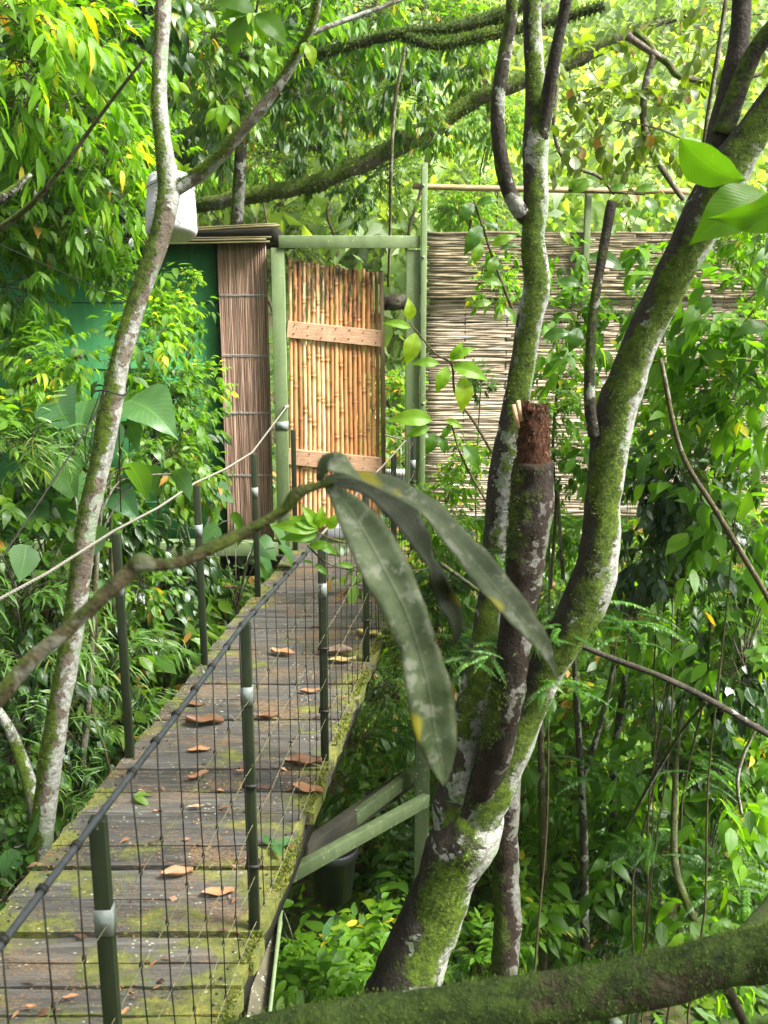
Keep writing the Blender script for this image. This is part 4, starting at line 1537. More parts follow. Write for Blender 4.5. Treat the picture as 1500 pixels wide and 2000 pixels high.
o, b4 = tree_part('branch', BARK_DARK, t2, [(1028, 425, 3.55, 34), (1006, 398, 3.52, 32), (986, 345, 3.5, 30), (974, 270, 3.48, 29), (973, 190, 3.47, 28), (985, 110, 3.46, 27), (998, 40, 3.45, 25), (1004, -60, 3.44, 24)], bark_mask(0.0, 0.0, 0.2, 41), 16)
o, b5 = tree_part('branch', BARK_DARK, t2, [(1055, 270, 3.55, 30), (1066, 215, 3.53, 28), (1076, 150, 3.5, 24), (1092, 70, 3.48, 22), (1108, -10, 3.46, 22), (1118, -70, 3.45, 20)], bark_mask(-0.3, -0.25, 0.1, 43), 14)
o, b6 = tree_part('branch', BARK_DARK, t2, [(1375, 420, 3.24, 60), (1395, 330, 3.24, 52), (1412, 240, 3.24, 50), (1432, 150, 3.24, 44), (1445, 70, 3.24, 38), (1452, -60, 3.24, 36), (1470, -240, 3.2, 30), (1500, -460, 3.2, 20)], bark_mask(-0.4, -0.2, 0.1, 45), 16)
o, b7 = tree_part('branch', BARK_DARK, t2, [(1412, 260, 3.22, 44), (1440, 180, 3.2, 38), (1475, 100, 3.18, 34), (1520, 40, 3.15, 30), (1590, -40, 3.1, 28), (1700, -220, 3.0, 24), (1760, -420, 3.0, 16)], bark_mask(-0.4, -0.1, 0.1, 47), 16)
o, b8 = tree_part('branch', BARK_DARK, t2, [(1160, 850, 3.3, 24), (1152, 790, 3.28, 22), (1152, 700, 3.27, 20), (1160, 600, 3.27, 19), (1176, 500, 3.27, 18), (1192, 410, 3.27, 20), (1196, 392, 3.27, 18)], bark_mask(-0.1, -0.1, 0.1, 49), 12)
moss_fuzz('bark_moss', t2, [b0, b1, b2, b3], 26000, 0.62, (0.003, 0.008))
# shreds of rotten bark fibre hanging on the stump
L, mb = Leaves(), MB()
for i in range(1500):
    q = int(RNG.integers(0, len(pts)))
    a = RNG.uniform(0, 6.28)
    d = np.array([math.cos(a), math.sin(a), 0])
    L.add('blade', pts[q] + d * rr[q] * 0.97, unit(d * 0.5 + RNG.normal(0, 0.45, 3) + [0, 0, RNG.choice([-0.6, 0.8])]), unit(d + RNG.normal(0, 0.4, 3)), RNG.uniform(0.008, 0.022), RNG.random() ** 1.8 * 0.6)
L.flush(mb)
mb.build('bark_fibre', FALLEN, stub)
mb = MB()
pp, rq = limb([(998, 812, 3.32, 3), (1004, 800, 3.31, 4), (1012, 795, 3.31, 3)], 3)

# T3: dark trunk behind the fork
t3 = thing('dark_tree', 'short dark upright trunk standing behind the forked tree', 'tree', tuple(W(985, 1990, 4.1)))
tree_part('trunk', BARK_STUB, t3, [(985, 2010, 4.1, 56), (985, 1900, 4.1, 52), (990, 1800, 4.1, 54), (988, 1700, 4.1, 50), (990, 1600, 4.1, 46), (1000, 1480, 4.12, 40)], bark_mask(0.05, -0.1, 0.5, 61), 20, 0.16, 14)

# mossy limb crossing right in front of the camera
lg = thing('mossy_limb', 'thick moss covered limb lying low across the base of the forked tree', 'branch', tuple(W(1600, 1850, 1.45)))
_, la = tree_part('limb', BARK_LOG, lg, [(300, 2150, 1.5, 120), (440, 2062, 1.5, 122), (600, 2020, 1.5, 124), (800, 1990, 1.5, 126), (1000, 1962, 1.48, 124), (1160, 1935, 1.47, 122), (1300, 1908, 1.45, 118), (1400, 1882, 1.44, 118), (1500, 1866, 1.43, 122), (1640, 1840, 1.4, 126), (1900, 1790, 1.38, 130), (2300, 1740, 1.35, 136)], bark_mask(-0.2, 0.24, 0.05, 71), 40, 0.18, 9, 14, k=0.84)
moss_fuzz('limb_moss', lg, [la], 16000, 0.66, (0.002, 0.007))
tree_part('side_branch', BARK_LOG, lg, [(1400, 1900, 1.5, 60), (1450, 1850, 1.6, 56), (1500, 1790, 1.75, 52), (1560, 1730, 1.9, 50), (1700, 1600, 2.1, 40), (1820, 1440, 2.3, 28)], bark_mask(-0.2, 0.1, 0.05, 73), 20, 0.1, 16)
tree_part('side_branch', BARK_LOG, lg, [(1420, 1930, 1.5, 22), (1440, 1970, 1.6, 20), (1475, 2040, 1.7, 18)], bark_mask(-0.2, 0.0, 0.05, 75), 12, 0.1, 16)

# leafy twig in front
tw = thing('leafy_twig', 'blurred near twig ending in three long drooping leathery leaves', 'branch', tuple(W(0, 1370, 1.0)))
tree_part('stem', BARK_TWIG, tw, [(-80, 1440, 0.98, 42), (0, 1360, 1.0, 40), (60, 1290, 1.02, 39), (130, 1232, 1.04, 38), (200, 1165, 1.06, 38), (255, 1115, 1.08, 42), (275, 1100, 1.08, 50), (300, 1104, 1.09, 34), (360, 1095, 1.1, 32), (430, 1062, 1.12, 32), (500, 1028, 1.14, 28), (555, 995, 1.15, 26), (578, 965, 1.15, 32), (605, 953, 1.16, 22), (650, 942, 1.17, 18)], bark_mask(0.0, 0.1, 0.1, 81), 20, 0.16, 34, k=0.8)
mb = MB()


def strap(parent, P, name='leaf', wave=0.10, tint=0.5, nsub=8, nrm_tilt=0.0):
    """P: (px, py, Y, width px, roll) centre line of a long leaf."""
    c = catmull(np.array([W(p[0], p[1], p[2]) for p in P]), nsub)
    w = catmull(np.array([[rad(W(p[0], p[1], p[2]), p[3]), p[4], 0] for p in P]), nsub)
    tan = np.gradient(c, axis=0)
    V, Dd, Q = [], [], []
    n = 7
    for i in range(len(c)):
        t = unit(tan[i])
        view = unit(C0 - c[i])
        s = unit(np.cross(t, view))
        u = np.cross(s, t)
        r = w[i][1]
        s2 = s * math.cos(r) + u * math.sin(r)
        n2 = np.cross(s2, t)
        for j in range(n):
            a = (j / (n - 1) - 0.5) * 2
            ht = (abs(a) * 0.35 * w[i][0] - 0.1 * w[i][0]) + wave * w[i][0] * (math.sin(i * 0.55 + (2 if a > 0 else 0)) + 1.3 * math.sin(i * 0.27 + (1 if a > 0 else 4))) * abs(a) ** 2
            V.append(c[i] + s2 * a * w[i][0] * (1 + 0.07 * mnoise.noise(Vector((i * 0.35, 3.0 * (a > 0), P[1][0])))) + n2 * ht)
            Dd.append((j / (n - 1), i / (len(c) - 1), tint, 0))
    for i in range(len(c) - 1):
        for j in range(n - 1):
            a = i * n + j
            Q.append((a, a + 1, a + n + 1, a + n))
    m = MB()
    m.add(V, Q, dat=Dd)
    o = m.build(name, OLD_LEAF, parent)
    md = o.modifiers.new('thick', 'SOLIDIFY')
    md.thickness = 0.0006
    return o


strap(tw, [(640, 948, 1.17, 14, 0), (675, 985, 1.15, 50, 0), (715, 1045, 1.12, 84, 0.1), (755, 1120, 1.10, 92, 0.1), (790, 1190, 1.09, 82, 0.0), (818, 1270, 1.08, 76, 0), (838, 1350, 1.07, 90, 0.1), (850, 1430, 1.07, 82, 0.2), (862, 1490, 1.07, 48, 0.2), (868, 1535, 1.07, 6, 0.2)], tint=0.72)
strap(tw, [(632, 935, 1.18, 14, 0.9), (690, 930, 1.17, 30, 0.9), (770, 955, 1.16, 46, 0.8), (840, 1000, 1.15, 56, 0.7), (900, 1065, 1.14, 56, 0.5), (950, 1125, 1.13, 62, 0.4), (1000, 1185, 1.12, 60, 0.4), (1045, 1240, 1.12, 44, 0.5), (1072, 1285, 1.12, 22, 0.6), (1088, 1325, 1.12, 4, 0.6)], tint=0.42)
strap(tw, [(640, 942, 1.20, 12, 0.7), (710, 955, 1.20, 40, 0.8), (775, 995, 1.20, 62, 0.7), (815, 1050, 1.20, 56, 0.6), (842, 1105, 1.2, 34, 0.9), (862, 1150, 1.2, 40, -0.4), (885, 1195, 1.2, 36, 0.3), (893, 1235, 1.2, 20, 0.4), (880, 1262, 1.2, 4, 0.4)], tint=0.12)
strap(tw, [(622, 940, 1.18, 10, 0.2), (636, 905, 1.17, 30, 0.3), (662, 908, 1.16, 42, 0.6), (705, 938, 1.15, 6, 0.8)], tint=0.75)

# ------------------------------------------------------------------ far mossy limbs above the fence
fl = thing('mossy_hanging_limb', 'heavy mossy limb slanting over the hut roof behind the door frame', 'branch', tuple(W(380, 400, 9.5)))
_, fa = tree_part('limb', BARK_PALE, fl, [(300, 430, 9.8, 44), (400, 398, 9.6, 46), (520, 378, 9.5, 46), (640, 350, 9.4, 50), (730, 308, 9.3, 52), (820, 262, 9.2, 60), (900, 210, 9.2, 50), (1000, 165, 9.1, 46), (1120, 120, 9.1, 44), (1240, 60, 9.0, 28), (1380, 20, 9.0, 20)], bark_mask(-0.1, 0.2, 0.1, 91), 18, 0.35, 7, k=0.62)
moss_fuzz('limb_moss', fl, [fa], 7000, 0.52, (0.008, 0.026))
fl = thing('mossy_overhead_limb', 'mossy horizontal limb overhead running behind the forked tree', 'branch', tuple(W(1000, 20, 7.6)))
_, fa = tree_part('limb', BARK_LOG, fl, [(560, 120, 7.9, 20), (640, 100, 7.8, 30), (720, 78, 7.7, 32), (800, 62, 7.6, 30), (900, 50, 7.6, 34), (980, 28, 7.6, 40), (1060, -20, 7.6, 44), (1150, -60, 7.6, 44)], bark_mask(-0.1, 0.25, 0.1, 93), 16, 0.4, 9, k=0.68)
_, fb = tree_part('side_branch', BARK_LOG, fl, [(790, 70, 7.6, 20), (850, 88, 7.5, 18), (920, 75, 7.5, 20), (985, 62, 7.5, 20), (1080, 40, 7.5, 18), (1180, 10, 7.4, 16)], bark_mask(0.0, 0.15, 0.1, 94), 12, 0.2, 7)
moss_fuzz('limb_moss', fl, [fa, fb], 5000, 0.5, (0.007, 0.022))
fl = thing('slender_tree', 'narrow upright trunk rising behind the hut roof', 'tree', tuple(W(465, 450, 8.8)))
tree_part('trunk', BARK_DARK, fl, [(462, 900, 8.8, 28), (463, 460, 8.8, 27), (466, 380, 8.8, 26), (470, 300, 8.8, 24), (474, 200, 8.8, 22), (478, 60, 8.8, 20), (480, -60, 8.8, 20)], bark_mask(0, 0.05, 0.2, 95), 14, 0.12, 8)
fl = thing('mottled_tree', 'thick mottled trunk half hidden in leaves above the green hut', 'tree', tuple(W(60, 500, 8.4)))
tree_part('trunk', BARK_PALE, fl, [(20, 900, 8.4, 90), (40, 460, 8.4, 86), (75, 300, 8.4, 80), (110, 150, 8.4, 76), (145, 0, 8.4, 74), (170, -100, 8.4, 70)], bark_mask(0, 0.1, 0.2, 96), 20, 0.15, 5)
tree_part('branch', BARK_DARK, fl, [(70, 320, 8.3, 30), (140, 250, 8.0, 28), (230, 180, 7.8, 22), (300, 120, 7.7, 18)], bark_mask(0, 0.1, 0.2, 97), 12, 0.15, 8)


def vine(label, P, mat=BARK_TWIG, name='vine', cat='vine', li=0.0):
    pts, rr = limb(P, 8)
    mb = MB()
    tube(mb, pts, rr, 8, True, 0.1, 14, maskf=bark_mask(li, -0.1, 0.3, P[0][0]))
    o = mb.build(name, mat)
    return tag(o, label, cat)


vine('straight tan vine hanging down over the door frame', [(792, 90, 7.2, 6), (772, 200, 7.2, 7), (764, 320, 7.2, 7), (762, 450, 7.3, 6), (758, 560, 7.4, 5)])
vine('curling pale vine just beside the forked tree top', [(1090, 130, 6.2, 9), (1088, 170, 6.2, 9), (1082, 230, 6.2, 9), (1090, 290, 6.2, 8), (1120, 325, 6.2, 8), (1170, 345, 6.2, 8), (1200, 380, 6.2, 6)], BARK_PALE)
vine('sinuous pale branch hanging among the round leaves', [(1240, 60, 5.6, 14), (1275, 100, 5.6, 14), (1262, 160, 5.6, 14), (1256, 230, 5.6, 14), (1270, 290, 5.6, 13), (1300, 340, 5.6, 12), (1335, 390, 5.6, 10)], BARK_PALE)
vine('twig crossing from the round leaves to the thick slanting stem', [(1225, 70, 5.6, 16), (1300, 120, 5.6, 14), (1330, 150, 5.6, 12), (1420, 160, 5.6, 9), (1500, 140, 5.6, 8)], BARK_PALE)
vine('thin straight twig hanging beside the thick slanting stem', [(1418, 0, 3.6, 9), (1400, 120, 3.6, 9), (1382, 230, 3.6, 9), (1374, 290, 3.6, 8)])
vine('long thin stem leaning through the leaves past the thick slanting stem', [(1290, 700, 3.8, 9), (1330, 880, 3.8, 10), (1400, 1000, 3.8, 11), (1460, 1100, 3.8, 11), (1510, 1190, 3.8, 11), (1600, 1400, 3.8, 12), (1660, 1700, 3.8, 13)])
vine('dark thin branch slanting down from the fern over the thicket', [(860, 1100, 4.2, 8), (960, 1170, 4.0, 9), (1080, 1235, 3.8, 10), (1180, 1280, 3.7, 12), (1300, 1325, 3.6, 13), (1400, 1375, 3.6, 13), (1510, 1440, 3.6, 14), (1700, 1550, 3.6, 16), (1900, 1690, 3.6, 18)], BARK_DARK, li=-0.45)
vine('side twig reaching up from the dark thin branch', [(1380, 1370, 3.7, 7), (1330, 1430, 3.9, 7), (1270, 1530, 4.2, 7), (1220, 1620, 4.4, 6)], BARK_DARK)
vine('thin bare branch rising through the leaves over the hut roof', [(-20, 460, 5.0, 14), (60, 400, 4.9, 12), (120, 330, 4.8, 10), (200, 220, 4.7, 8), (285, 110, 4.6, 6)])
vine('dark crooked branch poking in above the hut wall', [(-20, 400, 4.8, 26), (20, 375, 4.8, 18), (60, 340, 4.8, 9)], BARK_DARK)
vine('grey brown stick lying in the leaves against the hut wall', [(20, 765, 6.2, 12), (80, 735, 6.1, 12), (160, 695, 6.0, 9)])
vine('tan climbing stem rising between the pale tree and the rail post', [(150, 1640, 4.6, 12), (160, 1500, 4.6, 14), (172, 1370, 4.6, 14), (182, 1200, 4.6, 13), (190, 1080, 4.6, 10), (200, 960, 4.6, 8)])
vine('pale thin stem behind the pale tree', [(10, 1520, 4.7, 14), (30, 1320, 4.7, 14), (58, 1200, 4.7, 12), (70, 1080, 4.8, 10)], BARK_PALE)
vine('rusty brown slim stem standing behind the forked tree', [(1058, 1950, 5.2, 16), (1062, 1800, 5.2, 15), (1060, 1650, 5.2, 14), (1056, 1450, 5.2, 13), (1052, 1250, 5.3, 10)], name='sapling_stem', cat='sapling')
vine('dark forked sapling stem in the thicket', [(1143, 1950, 5.0, 18), (1142, 1800, 5.0, 17), (1140, 1640, 5.0, 16), (1134, 1500, 5.0, 14), (1126, 1380, 5.0, 12), (1120, 1250, 5.1, 8)], BARK_DARK, 'sapling_stem', 'sapling')
vine('dark side stem of the forked sapling', [(1138, 1520, 5.0, 12), (1165, 1440, 5.0, 11), (1190, 1340, 5.0, 10), (1200, 1290, 5.0, 8)], BARK_DARK, 'sapling_stem', 'sapling')
vine('tall wavering dark sapling stem next to the forked sapling', [(1168, 1960, 5.3, 14), (1185, 1780, 5.3, 15), (1196, 1620, 5.3, 14), (1200, 1480, 5.3, 15), (1215, 1370, 5.3, 14), (1230, 1250, 5.4, 8)], BARK_DARK, 'sapling_stem', 'sapling')
vine('bent tan sapling stem curving over the mossy limb', [(1390, 1870, 4.4, 17), (1340, 1760, 4.4, 16), (1318, 1680, 4.5, 15), (1318, 1560, 4.6, 13), (1325, 1440, 4.7, 10), (1350, 1300, 4.8, 8)], BARK_TWIG, 'sapling_stem', 'sapling')
vine('thin grey sapling stem deep in the thicket', [(1245, 1950, 6.5, 12), (1265, 1700, 6.5, 12), (1275, 1450, 6.5, 10), (1270, 1250, 6.5, 8)], BARK_DARK, 'sapling_stem', 'sapling')
vine('pale looping vine hanging from the dark thin branch', [(1480, 1415, 3.8, 7), (1450, 1480, 3.8, 7), (1440, 1530, 3.8, 7), (1448, 1590, 3.8, 6)], BARK_PALE)
vine('upright thin stem behind the thick slanting stem', [(1075, 1150, 5.2, 7), (1085, 1000, 5.2, 6), (1080, 860, 5.2, 6), (1095, 700, 5.3, 5)], BARK_TWIG)
vine('thin leafless stem against the split bamboo fence', [(1100, 1130, 5.0, 8), (1092, 1010, 5.0, 7), (1090, 960, 5.0, 6)], BARK_TWIG)


# ------------------------------------------------------------------ large single leaves and sprays near the camera
def spray(label, name, p0, dirv, length, nleaf, kind, size, mat, droop=0.5, spread=0.8, tb=0.5, group=None, tr=0.003, hang=0.3, opp=False, extra=None):
    r = thing(name, label, 'branch', tuple(p0), group)
    L, t, mb = Leaves(), MB(), MB()
    shoot(L, t, p0, dirv, length, nleaf, kind, size, droop, spread, 0.01, tb, tr=tr, hang=hang, opp=opp)
    if extra:
        for e in extra:
            L.add(*e)
    L.flush(mb)
    mb.build('leaves', mat, r)
    t.build('twig', BARK_TWIG, r)
    return r


def aimed(label, Y, leaves, mat, name='leaf_spray', kind='ovate', twig=None):
    """leaves given as (tail px, py, tip px, py, depth change, width factor, tint, facing) placed at their depth."""
    c = W(leaves[0][0], leaves[0][1], Y)
    r = thing(name, label, 'foliage', tuple(c))
    mb = MB()
    rows = leaf_shape(kind)
    for (ax_, ay, bx, by, dy, wf, tint, face) in leaves:
        A, B = W(ax_, ay, Y), W(bx, by, Y + dy)
        y = B - A
        ln = float(np.linalg.norm(y))
        y = y / ln
        f = unit(np.array(face, float))
        x = unit(np.cross(y, f))
        z = np.cross(x, y)
        V, D_, Q = [], [], []
        rr = catmull(np.array([(a, b, 0) for a, b in rows]), 4)
        for i, (v, w, _) in enumerate(rr):
            for j in range(7):
                a = (j / 6 - 0.5) * 2
                V.append(A + y * ln * v + x * a * w * ln * wf + z * ln * (abs(a) * w * 0.25 + 0.16 * math.sin(v * 3.1) + 0.012 * math.sin(v * 22) * abs(a)))
                D_.append((j / 6, v, tint, 0))
        for i in range(len(rr) - 1):
            for j in range(6):
                a = i * 7 + j
                Q.append((a, a + 1, a + 8, a + 7))
        mb.add(V, Q, dat=D_)
    mb.build('leaves', mat, r)
    if twig:
        t = MB()
        for P in twig:
            pts, rr = limb([(p[0], p[1], Y + (p[3] if len(p) > 3 else 0), p[2]) for p in P], 6)
            tube(t, pts, rr, 7, tint=0.4, maskf=lambda p, d: (0.2, 0.3))
        t.build('twig', BARK_TWIG, r)
    return r


V_ = (0.2, -1, 0.5)
HV = (0.1, -1, 0.55)
aimed('very large pale heart shaped leaves hanging beside the slim pale trunk', 4.9,
      [(168, 790, 165, 872, -0.15, 1.0, 0.35, (-0.3, -1, 0.8)), (110, 778, 150, 850, -0.15, 1.15, 0.2, (-0.3, -1, 0.7)), (262, 785, 350, 862, -0.2, 0.95, 0.6, (0.2, -1, 0.9)), (122, 905, 152, 988, -0.1, 1.0, 0.7, (0, -1, 0.7)), (228, 962, 275, 1022, -0.1, 0.9, 0.05, (0.3, -1, 0.2)), (60, 990, 95, 1060, -0.1, 1.0, 0.5, HV), (200, 1140, 216, 1195, 0, 0.8, 0.5, HV)],
      L_HEART, kind='heart', twig=[[(168, 790, 5), (200, 860, 5), (215, 1000, 6), (220, 1200, 7)], [(262, 785, 5), (240, 860, 5), (222, 1000, 6)], [(122, 905, 4), (170, 960, 5), (218, 1100, 5)]])
aimed('pair of large glossy bright green leaves hanging in front of the thick slanting stem', 2.2,
      [(1490, 375, 1345, 480, 0, 1.25, 0.55, (-0.9, -1, -0.2)), (1560, 370, 1378, 425, -0.05, 1.0, 0.45, (-0.7, -1, -0.7)), (1328, 270, 1460, 350, 0.05, 1.1, 0.2, (-0.9, -1, -0.5)), (1500, 640, 1425, 662, 0, 1.0, 0.1, (0, -1, 1.2))],
      L_BRIGHT, twig=[[(1328, 270, 4), (1280, 250, 3), (1200, 235, 3)], [(1500, 372, 5), (1600, 360, 5)]])
aimed('cluster of broad bright leaves hanging from above beside the slim pale trunk', 2.9,
      [(500, 25, 410, 12, 0, 1.1, 0.3, (0, -1, 0.8)), (488, 22, 425, 45, 0, 0.9, 0.5, (0, -1, 0.6)), (478, 32, 460, 122, 0, 1.15, 0.12, (-0.5, -1, 0.1)), (500, 28, 562, 95, 0, 1.2, 0.35, (0.4, -1, 0.3)), (497, 30, 516, 88, 0, 0.9, 0.85, (0.2, -1, 0.2)), (505, 10, 560, 8, 0, 0.8, 0.4, (0, -1, 0.8))],
      L_BRIGHT, twig=[[(500, 25, 5), (510, -30, 6)]])
aimed('small yellow green leaf tuft in the fork of the slim pale trunk', 3.75,
      [(355, 335, 345, 312, 0, 1, 0.95, V_), (357, 335, 378, 330, 0, 0.9, 0.95, V_), (357, 336, 372, 318, 0, 0.9, 0.9, V_)], L_BRIGHT)
aimed('bright leaves on the upper branch of the slim pale tree', 3.7,
      [(600, 85, 612, 135, 0, 1.1, 0.95, V_), (598, 82, 585, 110, 0, 0.9, 0.9, V_), (600, 80, 622, 72, 0, 0.9, 0.9, V_), (520, 95, 535, 150, 0, 1, 0.7, V_), (530, 110, 555, 132, 0, 0.9, 0.8, V_), (540, 90, 520, 130, 0, 0.8, 0.85, V_),
       (440, 205, 420, 240, 0, 1, 0.8, V_), (440, 205, 470, 250, 0, 1, 0.7, V_), (440, 205, 432, 262, 0, 1.1, 0.85, V_), (430, 212, 398, 245, 0, 0.9, 0.85, V_)], L_BRIGHT,
      twig=[[(440, 205, 3), (420, 165, 3), (405, 120, 3)]])
aimed('light green leafy shoot growing up in front of the door sill', 3.3,
      [(622, 1030, 560, 1010, 0, 0.9, 0.8, V_), (622, 1030, 585, 985, 0, 0.9, 0.9, V_), (622, 1035, 528, 1028, 0, 0.7, 0.75, V_), (618, 1048, 545, 1055, 0, 0.8, 0.55, (0, -1, 0.7)), (625, 1030, 628, 985, 0, 1.1, 0.9, V_), (640, 1032, 665, 1000, 0, 1.2, 0.85, V_), (620, 1060, 660, 1085, 0, 0.9, 0.5, V_), (605, 1068, 650, 1062, 0, 0.9, 0.6, V_), (610, 1100, 590, 1095, 0, 0.8, 0.3, V_), (615, 1102, 640, 1125, 0, 0.8, 0.4, V_), (690, 1108, 655, 1100, 0, 0.7, 0.6, V_), (745, 1118, 700, 1110, 0, 0.8, 0.5, V_)],
      L_BRIGHT, twig=[[(600, 1065, 4), (640, 1100, 4), (700, 1115, 3), (760, 1118, 3), (860, 1110, 4)], [(585, 1020, 3), (640, 1050, 4), (700, 1065, 4), (780, 1085, 4)]])
aimed('yellow green sapling leaves on an arching stem in front of the fence post', 4.4,
      [(800, 625, 797, 580, 0, 1.2, 0.97, V_), (802, 640, 745, 632, 0, 0.7, 0.85, V_), (812, 650, 792, 715, 0, 1.15, 0.95, V_), (905, 735, 900, 808, 0, 1.1, 0.96, V_), (858, 710, 800, 712, 0, 0.8, 0.7, V_), (880, 700, 930, 680, 0, 0.9, 0.85, V_), (882, 715, 955, 745, 0, 0.9, 0.8, V_), (880, 705, 905, 665, 0, 0.9, 0.85, V_), (875, 715, 850, 770, 0, 1.0, 0.9, V_), (845, 820, 752, 822, 0, 0.8, 0.85, V_), (870, 820, 905, 838, 0, 0.8, 0.9, V_), (850, 845, 832, 890, 0, 1.1, 0.2, V_), (860, 850, 868, 888, 0, 1.1, 0.15, V_), (905, 870, 935, 920, 0, 1.1, 0.2, V_), (880, 830, 860, 860, 0, 0.9, 0.5, V_), (840, 835, 790, 855, 0, 0.8, 0.7, V_)],
      L_BRIGHT, twig=[[(800, 630, 3), (850, 690, 4), (882, 712, 5), (890, 770, 5), (930, 830, 6), (970, 900, 6)], [(882, 830, 4), (905, 900, 4), (960, 1000, 5), (1000, 1100, 5)]])
aimed('leafy shoot with grey sheened leaves beside the mossy stem', 4.2,
      [(940, 440, 905, 500, 0, 1.0, 0.4, V_), (945, 438, 980, 455, 0, 0.9, 0.3, (0, -0.6, 1)), (935, 470, 925, 520, 0, 1.1, 0.9, V_), (975, 490, 1020, 485, 0, 0.9, 0.3, (0, -0.5, 1)), (970, 500, 950, 545, 0, 1.0, 0.8, V_), (960, 480, 1010, 460, 0, 0.9, 0.9, V_), (940, 545, 985, 560, 0, 1.0, 0.7, V_), (925, 395, 895, 440, 0, 1, 0.35, V_), (930, 400, 975, 390, 0, 0.9, 0.5, V_), (960, 590, 920, 600, 0, 0.9, 0.8, V_), (985, 600, 1010, 640, 0, 0.9, 0.7, V_)],
      L_MID, twig=[[(925, 390, 4), (945, 450, 5), (965, 510, 6), (1000, 600, 6), (1040, 680, 6)]])
aimed('oval bright leaves on a twig between the two mossy stems', 3.9,
      [(1110, 370, 1140, 345, 0, 1, 0.8, V_), (1115, 375, 1165, 352, 0, 1.1, 0.7, V_), (1190, 370, 1230, 368, 0, 0.9, 0.6, V_), (1260, 385, 1282, 430, 0, 1.1, 0.6, V_), (1240, 372, 1290, 372, 0, 0.8, 0.7, V_), (1095, 450, 1112, 480, 0, 1.2, 0.97, V_), (1180, 440, 1205, 462, 0, 1.2, 0.6, V_), (1150, 500, 1220, 530, 0, 1.0, 0.25, V_), (1090, 550, 1140, 560, 0, 1.0, 0.3, V_), (1130, 640, 1110, 690, 0, 1.3, 0.2, V_), (1060, 660, 1120, 650, 0, 0.9, 0.3, V_)],
      L_MID, twig=[[(1110, 372, 4), (1180, 375, 4), (1260, 380, 4)]])

# ------------------------------------------------------------------ thickets
MARKS = [(345, 250, 'the slim pale trunk'), (335, 400, 'the white bucket'), (480, 455, 'the hut roof'), (60, 160, 'the mottled trunk'), (180, 290, 'the thin bare branch'), (40, 365, 'the dark crooked branch'),
         (400, 540, 'the green wall end'), (90, 560, 'the green hut wall'), (90, 740, 'the grey brown stick'), (215, 765, 'the knotted black cord'), (485, 700, 'the reed panel'), (250, 930, 'the cable rail'), (395, 990, 'the second far rail post'),
         (245, 1060, 'the tall cable post'), (245, 1400, 'the foot of the tall cable post'), (318, 1250, 'the green stilt'), (170, 1300, 'the tan climbing stem'), (40, 1300, 'the pale thin stem'), (30, 1480, 'the low side branch of the pale tree'), (80, 1650, 'the base of the pale tree'), (455, 1150, 'the black stilt'),
         (465, 330, 'the slender upright trunk'), (560, 90, 'the upper branch of the pale tree'), (560, 380, 'the slanting mossy limb'), (770, 200, 'the straight tan vine'), (680, 480, 'the lintel'), (770, 60, 'the mossy overhead limb'), (770, 700, 'the door opening'), (827, 400, 'the tall green post'), (950, 368, 'the level bamboo pole'),
         (975, 200, 'the curved side stem'), (1045, 200, 'the upright mossy stem'), (1045, 640, 'the middle of the upright mossy stem'), (1045, 830, 'the rotten stump top'), (1150, 600, 'the short green post'), (1175, 560, 'the bare dark offshoot'), (1090, 240, 'the curling pale vine'), (1265, 200, 'the sinuous pale branch'), (1400, 330, 'the thick slanting stem'), (1240, 700, 'the bend of the thick slanting stem'),
         (1170, 1000, 'the mossiest part of the slanting stem'), (1370, 950, 'the long leaning stem'), (1450, 560, 'the fence top'), (1480, 760, 'the far end of the fence'), (870, 800, 'the yellow green sapling'), (900, 980, 'the fence foot'), (1020, 1150, 'the broken stub'), (1150, 1180, 'the feathery fronds'), (1300, 1320, 'the dark thin branch'), (1460, 1400, 'the pale looping vine'),
         (1135, 1500, 'the forked sapling'), (1200, 1550, 'the wavering sapling'), (1060, 1650, 'the rusty brown stem'), (1325, 1650, 'the bent tan sapling'), (1270, 1450, 'the thin grey sapling'), (1440, 1800, 'the side branch of the mossy limb'), (1150, 1850, 'the mossy limb'), (990, 1750, 'the short dark trunk'), (820, 1450, 'the brace post'), (700, 1620, 'the green braces'), (650, 1700, 'the black tub'), (720, 1350, 'the long drooping leaf'),
         (600, 1880, 'the edge beam of the bridge'), (860, 1250, 'the twisted dark leaf'), (930, 1800, 'the foot of the forked tree')]
LEAFW = {'big': 'large leaved', 'narrow': 'narrow leaved', 'broad': 'broad leaved', 'mid': 'small oval leaved', 'dark': 'dark glossy leaved', 'drop': 'drooping whorled', 'small': 'tiny leaved', 'round': 'olive round leaved', 'fern': 'feathery fronded', 'grass': 'thin bladed', 'heart': 'heart leaved', 'crown': 'dense bright crowned', 'crownl': 'long leaved bright'}
USED = set()


def describe(kind, noun, px, py, Y):
    best = sorted(MARKS, key=lambda m: (m[0] - px) ** 2 + (m[1] - py) ** 2)
    for m in best:
        dx, dy = px - m[0], py - m[1]
        rels = ['above'] if dy < -50 else (['below'] if dy > 50 else ['beside'])
        rels += ['just behind' if Y > 5 else 'just in front of', 'close to', 'next to']
        for r in rels:
            t = '%s %s growing %s %s' % (LEAFW[kind], noun, r, m[2])
            if t not in USED:
                USED.add(t)
                return t


def scatter(spec, name, noun, group, cat='plant', stems=True):
    for (kind, px, py, Y, s) in spec:
        r = plant(kind, name, describe(kind, noun, px, py, Y), group, px + random.uniform(-8, 8), py + random.uniform(-8, 8), Y, s, cat)
        if not stems:
            for ch in list(r.children):
                if ch.name.startswith('stem'):
                    bpy.data.objects.remove(ch)


